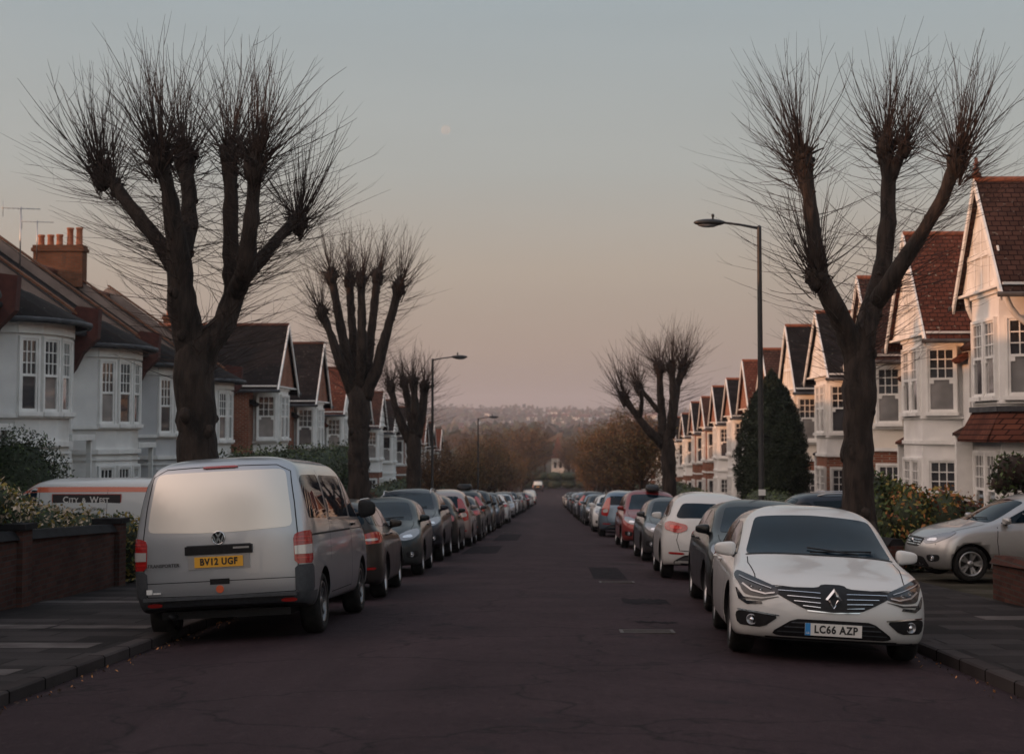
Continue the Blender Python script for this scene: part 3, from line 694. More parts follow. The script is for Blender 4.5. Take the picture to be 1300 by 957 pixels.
    # tax disc holder, rear view mirror behind the screen edge
    c.finish(); return c

VAN = [
 (2.10,.32,-2.15,.36,.32,.34,.74,.10,.10),
 (2.33,.26,-2.38,.36,.26,.30,.90,.20,.10),
 (2.45,.42,-2.46,.46,.42,.44,.955,.28,.12),
 (2.46,.70,-2.46,.72,.70,.70,.968,.30,.12),
 (2.38,.95,-2.45,.96,.98,.98,.968,.32,.12),
 (2.12,1.10,-2.44,1.14,1.12,1.12,.96,.34,.12),
 (1.85,1.19,-2.42,1.26,1.22,1.24,.95,.30,.13),
 (1.42,1.45,-2.39,1.48,1.46,1.46,.91,.24,.14),
 (1.00,1.74,-2.32,1.76,1.74,1.74,.845,.20,.16),
 (.74,1.89,-2.22,1.91,1.87,1.88,.775,.14,.16),
 (.45,1.96,-2.00,1.975,1.95,1.955,.60,.10,.12),
 (.2,1.985,-1.6,1.99,1.985,1.985,.30,.04,.05)]
def panel_van(paintm, detail=True, side_win=True, roofm=None, name='panel_van'):
    c = Car(name, VAN, [(1.52,.335), (-1.48,.335)], .335, dict(paint=paintm, bumper='plastic', bumpz=(.50, 2.0, -1.93), track=.83, rim='alloyd', spokes=9), arch=.06, lv=3)
    S = (1,0,.1)
    cab = [(1.62,1.24),(.62,1.25),(.60,1.76),(1.04,1.75),(1.36,1.52)]
    mids = [[(.48,1.25),(-.98,1.26),(-1.0,1.77),(.46,1.77)]] if side_win else []
    side_glass(c, [cab]+mids)
    if side_win:
        for s_ in (False, True): c.patch([(1,-1.10,1.26),(1,-2.18,1.28),(1,-2.14,1.70),(1,-2.05,1.76),(1,-1.12,1.77)], S, .004, .012, .09, 2, s_, name='side_window', mat='cglass')
    c.patch([(-.80,1.8,1.27),(0,1.8,1.23),(.80,1.8,1.27),(.69,.9,1.74),(0,.9,1.80),(-.69,.9,1.74)], (0,1,.3), .004, .012, .09, 2, name='windscreen', mat='cglass')
    B = (0,-1,.04)
    c.patch([(-.78,-2.4,1.20),(-.2,-2.4,1.17),(.2,-2.4,1.17),(.78,-2.4,1.20),(.765,-2.4,1.36),(.705,-2.4,1.78),(.66,-2.4,1.825),(-.66,-2.4,1.825),(-.705,-2.4,1.78),(-.765,-2.4,1.36)], B, .005, .012, .09, 2, name='rear_window', mat='film')
    # tailgate gap
    c.strip([(0,-2.4,1.885),(.60,-2.4,1.875),(.745,-2.4,1.80),(.80,-2.4,1.45),(.83,-2.4,1.15),(.83,-2.4,.56),(.79,-2.4,.515),(0,-2.4,.505)], B, .012, 'both')
    c.strip([(0,-2.4,.66),(.83,-2.4,.66)], B, .008, 'both')
    for a, b_ in (((.545,1.83),(.56,.30)), ((1.62,1.22),(1.56,.80))): c.strip([(1,*a),(1,*b_)], S, .012)
    c.strip([(1,-1.05,1.83),(1,-1.05,.80)], S, .010); c.strip([(1,.545,.42),(1,-.95,.42)], S, .010)
    c.strip([(1,.50,1.10),(1,-2.2,1.10)], S, .022); c.strip([(1,1.55,1.10),(1,.56,1.10)], S, .010)
    c.strip([(.62,2.28,1.0),(.72,1.9,1.22)], (0,.5,1), .012, 'both'); c.strip([(0,2.4,1.0),(.5,2.4,1.0)], (0,1,.5), .012, 'both')
    # chrome waist line on the glass
    m = MB(); c.strip([(1,.46,1.245),(1,-.98,1.255)], S, .022, 'both', .014, mb=m); m.build_lr('waist_moulding', 'alloy', c.root)
    # rear lights, tall, wrapping round the corner
    a = MB(); d2 = (.62,-.78,0)
    c.patch([(.845,-2.45,.80),(.845,-2.45,1.10),(.88,-2.4,1.135),(.97,-2.22,1.15),(.97,-2.22,.80)], d2, .012, .02, .05, 1, 'both', mb=a, mi=0)
    c.patch([(.852,-2.45,.90),(.852,-2.45,.99),(.965,-2.24,1.0),(.965,-2.24,.90)], d2, .016, .02, .05, 0, 'both', mb=a, mi=1)
    for z in (.86, 1.04, 1.08): c.strip([(.855,-2.45,z),(.965,-2.25,z)], d2, .008, 'both', .016, mb=a, mi=2, seg=.03)
    a.build_lr('tail_light', ['redlamp','clearlamp','redbright'], c.root)
    b = MB(); c.patch([(.845,-2.45,.50),(.845,-2.45,.79),(.975,-2.20,.79),(.975,-2.16,.50)], d2, .010, .02, .05, 1, 'both', mb=b)
    b.build_lr('corner_trim', 'plastic', c.root)
    m = MB(); c.patch([(.64,-2.45,.415),(.64,-2.45,.45),(.80,-2.45,.45),(.80,-2.45,.415)], B, .012, .012, .06, 1, 'both', mb=m); m.build_lr('reflector', 'redbright', c.root)
    m = MB(); c.patch([(-.19,-2.4,1.90),(.19,-2.4,1.90),(.19,-2.4,1.925),(-.19,-2.4,1.925)], (0,-1,.3), .015, .02, .05, 1, mb=m); m.build('high_brake_light', 'redlamp', c.root)
    m = MB(); m.box(-.82,.82,-2.49,-2.40,.475,.51); m.build('bumper_step', 'plastic', c.root)
    # plate niche and handle bar
    l, _ = c.hit((0,-2.4,.95), (0,-1,0)); y = l.y
    m = MB(); m.box(-.36,.36,y-.035,y+.02,.945,1.035,0); m.box(-.34,.34,y-.028,y+.02,1.035,1.045,1)
    m.build('tailgate_handle', ['blackpl','plastic'], c.root, fix=True)
    m = MB(); m.box(-.33,.33,y-.014,y+.02,.79,.944,0); m.build('plate_surround', 'alloy', c.root, fix=True)
    plate(c, y, .865, True, 'BV12 UGF' if detail else None)
    m = MB(); m.box(-.105,.105,y-.012,y+.02,.625,.685); m.build('lower_latch', 'blackpl', c.root, fix=True)
    if detail:
        emblem_ring(c, y, 1.115, .072, True, 'vw')
        put_text('model_lettering', 'TRANSPORTER', .050, 'ink', c.root, (-.60, y-.012, .845), (1,0,0), (0,0,1), bold=.001, spacing=1.02)
        m = MB(); m.lathe([(.042,-.004),(.042,.003),(.001,.003)], 20, 'y', (0,y-.010,.575), 0, False); m.build('round_sticker', 'orange', c.root, fix=True)
        m = MB(); m.box(-.79,-.73,y-.008,y+.01,.55,.60); m.box(-.72,-.64,y-.008,y+.01,.55,.565); m.build('sticker', 'white2', c.root, fix=True)
        m = MB(); m.box(.16,.33,y-.0385,y-.03,.995,1.015); m.build('handle_badge', 'alloy', c.root)
    for sg in (1,-1):
        m = MB(); l, no = c.hit((sg,.68,1.14),(sg,0,0)); m.box(l.x,l.x+sg*.03,.62,.82,1.135,1.165); m.build('door_handle', 'blackpl', c.root, fix=True)
    c.mirrors(1.62, 1.33, .91, 'blackpl', (.10,.08,.11))
    # front
    a = MB(); c.patch([(.52,2.3,.80),(.56,2.3,.95),(.85,2.1,1.02),(.90,1.95,.98),(.88,2.1,.80)], (.5,.86,.1), .008, .02, .05, 2, 'both', mb=a); a.build_lr('headlight', 'lampglass', c.root)
    a = MB(); c.patch([(-.48,2.3,.93),(.48,2.3,.93),(.46,2.3,.80),(-.46,2.3,.80)], (0,1,.1), .008, .02, .05, 2, mb=a); c.patch([(-.6,2.3,.60),(.6,2.3,.60),(.6,2.3,.42),(-.6,2.3,.42)], (0,1,.1), .008, .02, .05, 2, mb=a); a.build('grille', 'blackpl', c.root)
    m = MB(); m.tube([(-.55,-2.0,.30),(-.55,-2.42,.30)], .03, 8); m.box(-.7,.7,-2.2,-1.2,.26,.34); m.build('exhaust', 'blackpl', c.root)
    if roofm:      # coloured band round the roof edge
        m = MB()
        for sg in (False, True): c.patch([(1,1.05,1.775),(1,-2.2,1.795),(1,-2.1,1.92),(1,.7,1.92)], (1,0,.6), .004, .008, .08, 0, sg, mb=m)
        c.patch([(-.7,.9,1.80),(.7,.9,1.80),(.6,.7,1.90),(-.6,.7,1.90)], (0,1,.6), .004, .008, .08, 0, mb=m)
        m.build('roof_band', roofm, c.root)
    c.finish(); return c
# ================================================================ THE GROUND
def grid_sheet(name, xs, ys, zf, mat, kind='structure', sm=True):
    m = MB(); vs = [(x, y, zf(x, y)) for y in ys for x in xs]; n = len(xs)
    m.add(vs, [(j*n+i, j*n+i+1, (j+1)*n+i+1, (j+1)*n+i) for j in range(len(ys)-1) for i in range(n-1)], 0, sm)
    o = m.build(name, mat); o['kind'] = kind; return o
def hill(x, y):
    def bump(cx, cy, rx, ry, h): return h*math.exp(-((x-cx)/rx)**2-((y-cy)/ry)**2)
    t = min(1, max(0, (y-1300)/2600)); t = t*t*(3-2*t)
    h = 40*t+5*math.sin(x/520+1)*t+5*math.sin(x/210+y/400)*t+bump(-420, 4300, 420, 700, 14)+bump(500, 4500, 600, 700, 10)+bump(60, 4700, 300, 600, 6)+bump(-1500,4200,700,900,30)+bump(1700,4300,800,900,30)
    t2 = min(1, max(0, (y-5000)/1200)); h *= 1-.7*t2
    return h+12*math.exp(-((x-260)/260)**2-((y-1500)/300)**2)+10*math.exp(-((x+330)/260)**2-((y-1350)/300)**2)
def ter_z(x, y):
    if KL-.25 < x < KR+.25: return G(y)-.5
    z = G(min(y, 900))-.075
    if y > 900: z += hill(x, y)
    if abs(x) > 30 and y < 900: z += .6*math.sin(x/40)*math.sin(y/60)*min(1, (abs(x)-30)/30)
    return z
xs = [-5200,-4200,-3400,-2800,-2300,-1900,-1600,-1400,-1200]+list(range(-1000,-99,60))+[-70,-50,-30,-20,-14,-9,-7.4,-6,KL-.26,KL-.24,KR+.24,KR+.26,5.5,6.6,9,14,20,30,50,70]+list(range(100,1001,60))+[1200,1400,1600,1900,2300,2800,3400,4200,5200]
ys = [-160,-100,-60,-30]+list(range(-20,240,8))+list(range(240,420,15))+list(range(420,1000,60))+list(range(1000,6300,90))
def ground_mat():
    m, t, b = nodes('terrain'); co = N(t,'ShaderNodeTexCoord'); sp = N(t,'ShaderNodeSeparateXYZ'); t.links.new(co.outputs['Object'], sp.inputs[0])
    n1 = N(t,'ShaderNodeTexNoise',i_Scale=.7,i_Detail=8); t.links.new(co.outputs['Object'], n1.inputs[0])
    r1 = N(t,'ShaderNodeValToRGB'); e = r1.color_ramp.elements; e[0].position=.38; e[0].color=(.035,.032,.022,1); e[1].position=.62; e[1].color=(.075,.068,.055,1)
    t.links.new(n1.outputs[0], r1.inputs[0])
    mp = N(t,'ShaderNodeMapping'); mp.inputs['Scale'].default_value=(1,.45,1); t.links.new(co.outputs['Object'], mp.inputs[0])
    n2 = N(t,'ShaderNodeTexVoronoi',i_Scale=.018); t.links.new(mp.outputs[0], n2.inputs[0])
    n3 = N(t,'ShaderNodeTexNoise',i_Scale=.006,i_Detail=10,i_Roughness=.7); t.links.new(mp.outputs[0], n3.inputs[0])
    r2 = N(t,'ShaderNodeValToRGB'); e = r2.color_ramp.elements; e[0].position=.40; e[0].color=(.022,.026,.018,1); e[1].position=.66; e[1].color=(.16,.125,.095,1)
    k = r2.color_ramp.elements.new(.53); k.color=(.05,.042,.03,1)
    ad = N(t,'ShaderNodeMath',operation='MULTIPLY_ADD'); t.links.new(n2.outputs['Color'], ad.inputs[0]); ad.inputs[1].default_value=.16; t.links.new(n3.outputs[0], ad.inputs[2]); t.links.new(ad.outputs[0], r2.inputs[0])
    mr = N(t,'ShaderNodeMapRange',i_1=500,i_2=900); t.links.new(sp.outputs['Y'], mr.inputs[0])
    x = N(t,'ShaderNodeMix',data_type='RGBA'); t.links.new(mr.outputs[0], x.inputs[0]); t.links.new(r1.outputs[0], x.inputs[6]); t.links.new(r2.outputs[0], x.inputs[7])
    t.links.new(x.outputs[2], b.inputs['Base Color']); b.inputs['Roughness'].default_value=.95; b.inputs['Specular IOR Level'].default_value=.05
    return m
M['terrain'] = ground_mat()
grid_sheet('terrain', xs, ys, ter_z, 'terrain')
def road_mat():
    m, t, b = nodes('asphalt'); co = N(t,'ShaderNodeTexCoord')
    def noise(s, d=6, st=(1,1,1), r=.5):
        mp = N(t,'ShaderNodeMapping'); mp.inputs['Scale'].default_value=st; t.links.new(co.outputs['Object'], mp.inputs[0])
        n = N(t,'ShaderNodeTexNoise',i_Scale=s,i_Detail=d,i_Roughness=r); t.links.new(mp.outputs[0], n.inputs[0]); return n.outputs[0]
    def mixc(f, a, c, lo, hi):
        r = N(t,'ShaderNodeMapRange',i_1=lo,i_2=hi); t.links.new(f, r.inputs[0]); x = N(t,'ShaderNodeMix',data_type='RGBA'); t.links.new(r.outputs[0], x.inputs[0])
        if isinstance(a, tuple): x.inputs[6].default_value=(*a,1)
        else: t.links.new(a, x.inputs[6])
        x.inputs[7].default_value=(*c,1); return x.outputs[2]
    c = mixc(noise(.8,6), (0.0251,0.0155,0.0189), (0.0434,0.0272,0.0314), .3, .7)
    c = mixc(noise(.35,5,(1,.12,1)), c, (0.0217,0.0140,0.0165), .48, .72)      # long worn wheel tracks
    c = mixc(noise(9,5,(1,.5,1),.75), c, (0.0151,0.0092,0.0107), .50, .80)
    c = mixc(noise(13,4,(1,.5,1),.75), c, (0.0710,0.0480,0.0526), .56, .85)
    c = mixc(noise(.5,5,(1,.08,1)), c, (0.0535,0.0356,0.0403), .55, .75)
    c = mixc(noise(220,2), c, (0.1086,0.0814,0.0863), .56, .78)                  # pale aggregate
    c = mixc(noise(150,2), c, (0.0209,0.0155,0.0165), .58, .75)
    c = mixc(noise(1.7,3), c, (0.0267,0.0201,0.0231), .66, .72)                # oil stains
    v = N(t,'ShaderNodeTexVoronoi',feature='DISTANCE_TO_EDGE',i_Scale=.45); d = N(t,'ShaderNodeVectorMath',operation='ADD')
    n = N(t,'ShaderNodeTexNoise',i_Scale=1.5,i_Detail=5); t.links.new(co.outputs['Object'], n.inputs[0]); sc = N(t,'ShaderNodeVectorMath',operation='SCALE'); sc.inputs[3].default_value=1.1
    t.links.new(n.outputs['Color'], sc.inputs[0]); t.links.new(co.outputs['Object'], d.inputs[0]); t.links.new(sc.outputs[0], d.inputs[1]); t.links.new(d.outputs[0], v.inputs['Vector'])
    lt = N(t,'ShaderNodeMapRange',i_1=.0,i_2=.016,i_3=.85,i_4=0); t.links.new(v.outputs['Distance'], lt.inputs[0])
    x = N(t,'ShaderNodeMix',data_type='RGBA'); t.links.new(lt.outputs[0], x.inputs[0]); t.links.new(c, x.inputs[6]); x.inputs[7].default_value=(.012,.010,.011,1)
    t.links.new(x.outputs[2], b.inputs['Base Color']); b.inputs['Roughness'].default_value=.82; b.inputs['Specular IOR Level'].default_value=.08
    bp = N(t,'ShaderNodeBump',i_Strength=1,i_Distance=.012); t.links.new(noise(70,4), bp.inputs['Height']); t.links.new(bp.outputs[0], b.inputs['Normal'])
    return m
M['road'] = road_mat()
ry = list(range(-60, 480, 4)); rx = [KL+(KR-KL)*i/14 for i in range(15)]
grid_sheet('road', rx, ry, road_z, 'road')
def slab_mat():
    m, t, b = nodes('paving'); co = N(t,'ShaderNodeTexCoord')
    br = N(t,'ShaderNodeTexBrick'); t.links.new(co.outputs['Object'], br.inputs['Vector']); br.inputs['Scale'].default_value=1
    br.inputs['Brick Width'].default_value=.9; br.inputs['Row Height'].default_value=.6; br.inputs['Mortar Size'].default_value=.014
    br.inputs['Color1'].default_value=(.010,.008,.008,1); br.inputs['Color2'].default_value=(.040,.034,.034,1); br.inputs['Mortar'].default_value=(.008,.007,.006,1)
    n = N(t,'ShaderNodeTexNoise',i_Scale=1.2,i_Detail=8); t.links.new(co.outputs['Object'], n.inputs[0]); mr = N(t,'ShaderNodeMapRange',i_1=.3,i_2=.7,i_3=.7,i_4=1.2); t.links.new(n.outputs[0], mr.inputs[0])
    n2 = N(t,'ShaderNodeTexNoise',i_Scale=90.0,i_Detail=3); t.links.new(co.outputs['Object'], n2.inputs[0]); mr2 = N(t,'ShaderNodeMapRange',i_1=.3,i_2=.7,i_3=.75,i_4=1.25); t.links.new(n2.outputs[0], mr2.inputs[0])
    k = N(t,'ShaderNodeMath',operation='MULTIPLY'); t.links.new(mr.outputs[0], k.inputs[0]); t.links.new(mr2.outputs[0], k.inputs[1])
    vm = N(t,'ShaderNodeVectorMath',operation='SCALE'); t.links.new(br.outputs['Color'], vm.inputs[0]); t.links.new(k.outputs[0], vm.inputs[3])
    t.links.new(vm.outputs[0], b.inputs['Base Color']); b.inputs['Roughness'].default_value=.85; b.inputs['Specular IOR Level'].default_value=.12
    bp = N(t,'ShaderNodeBump',i_Strength=.6,i_Distance=.008,invert=True); t.links.new(br.outputs['Fac'], bp.inputs['Height']); t.links.new(bp.outputs[0], b.inputs['Normal'])
    return m
M['paving'] = slab_mat()
M['pale_slab'] = noise_mix('pale_slab', (.065,.057,.056), (.11,.098,.095), 3, .85, .3, 60, spec=.1)
M['kerb'] = brick('kerb_stone', (.034,.029,.029), (.070,.060,.059), (.005,.004,.004), bw=.9, rh=5, ms=.02, rough=.85, planar='roof', c3=(.05,.045,.042))
M['tarpatch'] = noise_mix('tar_patch', (.012,.011,.013), (.026,.022,.025), 6, .9, .5, 120, spec=.05)
M['iron'] = noise_mix('iron_cover', (.03,.022,.02), (.06,.045,.04), 18, .6, .5, 60)
yy = list(range(-60, 480, 4))
grid_sheet('pavement_left', [-7.35,-6.5,-5.5,KL-.15], yy, lambda x, y: pave_z(y), 'paving')
grid_sheet('pavement_right', [KR+.15,5,6.45], yy, lambda x, y: pave_z(y), 'paving')
def kerb(name, x0, x1):
    m = MB(); s = 1 if x1 > x0 else -1; ring = [(x0,-.25),(x0,.0),(x0+s*.02,.016),(x1,.016),(x1,-.25)]; vs = []
    for y in yy: vs += [(x, y, pave_z(y)+z-.012) for x, z in ring]
    n = len(ring); m.add(vs, [(j*n+i, j*n+i+1, (j+1)*n+i+1, (j+1)*n+i) if s > 0 else (j*n+i+1, j*n+i, (j+1)*n+i, (j+1)*n+i+1) for j in range(len(yy)-1) for i in range(n-1)], 0)
    o = m.build(name, 'kerb'); o['kind'] = 'structure'
kerb('kerb_left', KL, KL-.16); kerb('kerb_right', KR, KR+.16)
# rows of pale slabs crossing the pavements at the drives, and the gutters
def flat_patch(name, pts, zf, mat, kind='structure', lift=.004):
    m = MB(); q = [(x, y, zf(x, y)+lift) for x, y in pts]; m.add(q, [tuple(range(len(q)))], 0); o = m.build(name, mat)
    if kind: o['kind'] = kind
    return o
pz = lambda x, y: pave_z(y)
for (x0, x1, y0, y1) in ((-6.55,-4.6,16.0,16.6),(-6.9,-5.75,18.3,18.85),(-5.7,-4.6,18.35,18.8),(-7.2,-5.2,22.6,23.1),(-5.1,-4.6,22.6,23.0),(5.3,6.3,20.0,20.6),(4.0,4.9,22.1,22.6),(4.4,5.5,24.6,25.3),(-5.6,-4.6,13.6,14.1)):
    flat_patch('pavement_slab_row', [(x0,y0),(x1,y0+.02),(x1,y1),(x0,y1-.02)], pz, 'pale_slab')
rp = lambda x, y: road_z(x, y)
def rpatch(x0, x1, y0, y1, j=.1, mat='tarpatch'):
    n = 14; j = j*1.6+.03; P = [(x0+(x1-x0)*i/n, y0+random.uniform(-j,j)) for i in range(n+1)]+[(x0+(x1-x0)*i/n, y1+random.uniform(-j,j)) for i in range(n,-1,-1)]
    flat_patch('road_patch', P, rp, mat)
rpatch(.75,1.35,29.0,33.5,.05); rpatch(1.0,1.65,22.6,23.6,.12); rpatch(1.0,1.5,19.2,19.5,.08); rpatch(-2.3,-1.4,41,47); rpatch(-1.9,-1.1,52,60); rpatch(2.3,3.4,17,24)
M['roadpale'] = noise_mix('road_scuff', (.028,.022,.023), (.042,.034,.035), 5, .9, spec=.05)
rpatch(1.25,2.0,35.2,35.9,.05,'roadpale'); rpatch(-2.3,-1.5,36.0,36.7,.05,'roadpale')
for (x, y) in ((1.12,28.0),(1.05,18.0),(-1.6,63)):
    m = MB(); m.box(-.3,.3,-.22,.22,-.01,.008,0)
    for k in range(6): m.box(-.26,.26,-.17+k*.065,-.15+k*.065,.008,.011,0)
    o = m.build('manhole_cover', 'iron'); o.location = (x,y,road_z(x,y)); o.rotation_euler = (math.atan(-.038),0,0)
    tag(o, {28.0:'rusty iron cover set in the road just this side of the bluish tar patch',18.0:'rusty iron cover in the right half of the road, nearest the camera',63:'small iron cover far down the left side of the road'}[y], 'manhole cover')

# ================================================================ HOUSES
# local frame of a house: u along the street, v inwards from the facade (negative towards the street), z up
class House:
    def __init__(s, name, side, X, y0):
        s.side = side; s.root = empty(name, (X, y0, G(y0+3.5)+.02)); s.n = 0
    def P(s, u, v, z): return (v*s.side, u, z)
    def hexa(s, mb, pts, mi=0): mb.hexa([s.P(*p) for p in pts], mi)
    def box(s, mb, u0, u1, v0, v1, z0, z1, mi=0): mb.box(v0*s.side, v1*s.side, u0, u1, z0, z1, mi)
    def prism(s, mb, poly, z0, z1, mi=0):       # poly in (u, v)
        n = len(poly); vs = [s.P(u, v, z0) for u, v in poly]+[s.P(u, v, z1) for u, v in poly]
        mb.add(vs, [tuple(range(n)), tuple(range(2*n-1, n-1, -1))]+[(i, (i+1)%n, n+(i+1)%n, n+i) for i in range(n)], mi)
    def cross(s, mb, prof, u0, u1, mi=0):       # profile in (v, z) swept along u
        n = len(prof); vs = [s.P(u0, v, z) for v, z in prof]+[s.P(u1, v, z) for v, z in prof]
        mb.add(vs, [tuple(range(n)), tuple(range(2*n-1, n-1, -1))]+[(i, (i+1)%n, n+(i+1)%n, n+i) for i in range(n)], mi)
    def front(s, mb, prof, v0, v1, mi=0):       # profile in (u, z) swept along v
        n = len(prof); vs = [s.P(u, v0, z) for u, z in prof]+[s.P(u, v1, z) for u, z in prof]
        mb.add(vs, [tuple(range(n)), tuple(range(2*n-1, n-1, -1))]+[(i, (i+1)%n, n+(i+1)%n, n+i) for i in range(n)], mi)
    def seg(s, mb, p, q, t0, t1, n0, n1, z0, z1, mi=0):   # box on the wall segment p-q; n outward
        d = Vector((q[0]-p[0], q[1]-p[1])); L = d.length; d /= L; nn = Vector((d.y, -d.x))
        if nn.y > 0: nn = -nn
        f = lambda t, n, z: s.P(p[0]+d.x*t+nn.x*n, p[1]+d.y*t+nn.y*n, z)
        mb.hexa([f(t0,n0,z0), f(t1,n0,z0), f(t1,n1,z0), f(t0,n1,z0), f(t0,n0,z1), f(t1,n0,z1), f(t1,n1,z1), f(t0,n1,z1)], mi)
    def window(s, p, q, t0, t1, z0, z1, cols=3, rows=2, lower='blind', arch=False, sur=.09, split=.5, detail=True, surm='trim'):
        a = MB(); S = lambda *k: s.seg(a, p, q, *k)
        # moulded surround and sill
        S(t0-sur, t0, 0, .085, z0, z1+sur, 0); S(t1, t1+sur, 0, .085, z0, z1+sur, 0); S(t0, t1, 0, .085, z1, z1+sur, 0); S(t0-sur-.04, t1+sur+.04, 0, .15, z0-.10, z0, 0)
        fw = .05; zm = z0+(z1-z0)*split
        S(t0, t0+fw, 0, .055, z0, z1, 1); S(t1-fw, t1, 0, .055, z0, z1, 1); S(t0+fw, t1-fw, 0, .055, z1-fw, z1, 1); S(t0+fw, t1-fw, 0, .055, z0, z0+fw+.02, 1); S(t0+fw, t1-fw, 0, .06, zm-.03, zm+.03, 1)
        if detail:
            for k in range(1, cols): x = t0+fw+(t1-t0-2*fw)*k/cols; S(x-.013, x+.013, 0, .045, zm+.03, z1-fw, 1)
            for k in range(1, rows): z = zm+.03+(z1-fw-zm-.03)*k/rows; S(t0+fw, t1-fw, 0, .0451, z-.013, z+.013, 1)
        if arch:
            S(t0+fw, t0+fw+.10, 0, .054, zm-.13, zm-.031, 1); S(t1-fw-.10, t1-fw, 0, .054, zm-.13, zm-.031, 1)
        o = a.build('window', ['trim', surm], s.root, fix=True)
        g = MB(); s.seg(g, p, q, t0+fw, t1-fw, 0, .020, zm, z1-fw, 0); s.seg(g, p, q, t0+fw, t1-fw, 0, .022, z0+fw, zm-.001, 1)
        g.build('pane', ['pane', lower], o, fix=True)
    def door(s, p, q, t0, t1, z0, z1, mat='door'):
        a = MB(); S = lambda *k: s.seg(a, p, q, *k)
        S(t0-.08, t0, 0, .08, z0, z1+.5, 1); S(t1, t1+.08, 0, .08, z0, z1+.5, 1); S(t0, t1, 0, .07, z1, z1+.07, 1); S(t0, t1, 0, .07, z1+.43, z1+.5, 1); S(t0, t1, 0, .04, z0, z1, 0)
        S(t0+.1, t0+.4, .04, .055, z0+.2, z0+.9, 0); S(t1-.4, t1-.1, .04, .055, z0+.2, z0+.9, 0)
        o = a.build('door', [mat, 'trim'], s.root, fix=True); g = MB(); s.seg(g, p, q, t0, t1, 0, .03, z1+.07, z1+.43, 0); s.seg(g, p, q, t0+.15, t1-.15, .04, .052, z0+1.1, z1-.15, 0); g.build('pane', 'pane', o, fix=True)
    def chimney(s, u, v, z0, z1, n=4, along='v'):
        a = MB(); L = .3*n/2+.1; du, dv = (.28, L) if along == 'v' else (L, .28)
        s.box(a, u-du, u+du, v-dv, v+dv, z0, z1-.22); s.box(a, u-du-.06, u+du+.06, v-dv-.06, v+dv+.06, z1-.22, z1-.10); s.box(a, u-du-.02, u+du+.02, v-dv-.02, v+dv+.02, z1-.10, z1)
        o = a.build('chimney', 'cbrick', s.root, fix=True)
        for k in range(n):
            t = -L+.18+(2*L-.36)*k/max(1, n-1); h = random.choice((.38,.38,.62,.3)); uu, vv = (u+random.uniform(-.08,.08), v+t) if along == 'v' else (u+t, v)
            b = MB(); b.lathe([(.13,0),(.115,.06),(.105,h-.08),(.125,h-.06),(.125,h),(.085,h),(.08,h-.2)], 12, 'z', s.P(uu, vv, z1), 0, True, True); b.build('chimney_pot', 'pot', o)
    def pipe(s, u, v, z0, z1):
        a = MB(); a.tube([s.P(u, v, z0), s.P(u, v, z1)], .045, 8)
        for k in range(3): z = z0+.5+(z1-z0-1)*k/2; a.tube([s.P(u, v, z), s.P(u, v, z+.06)], .065, 8)
        a.build('downpipe', 'pipe', s.root)

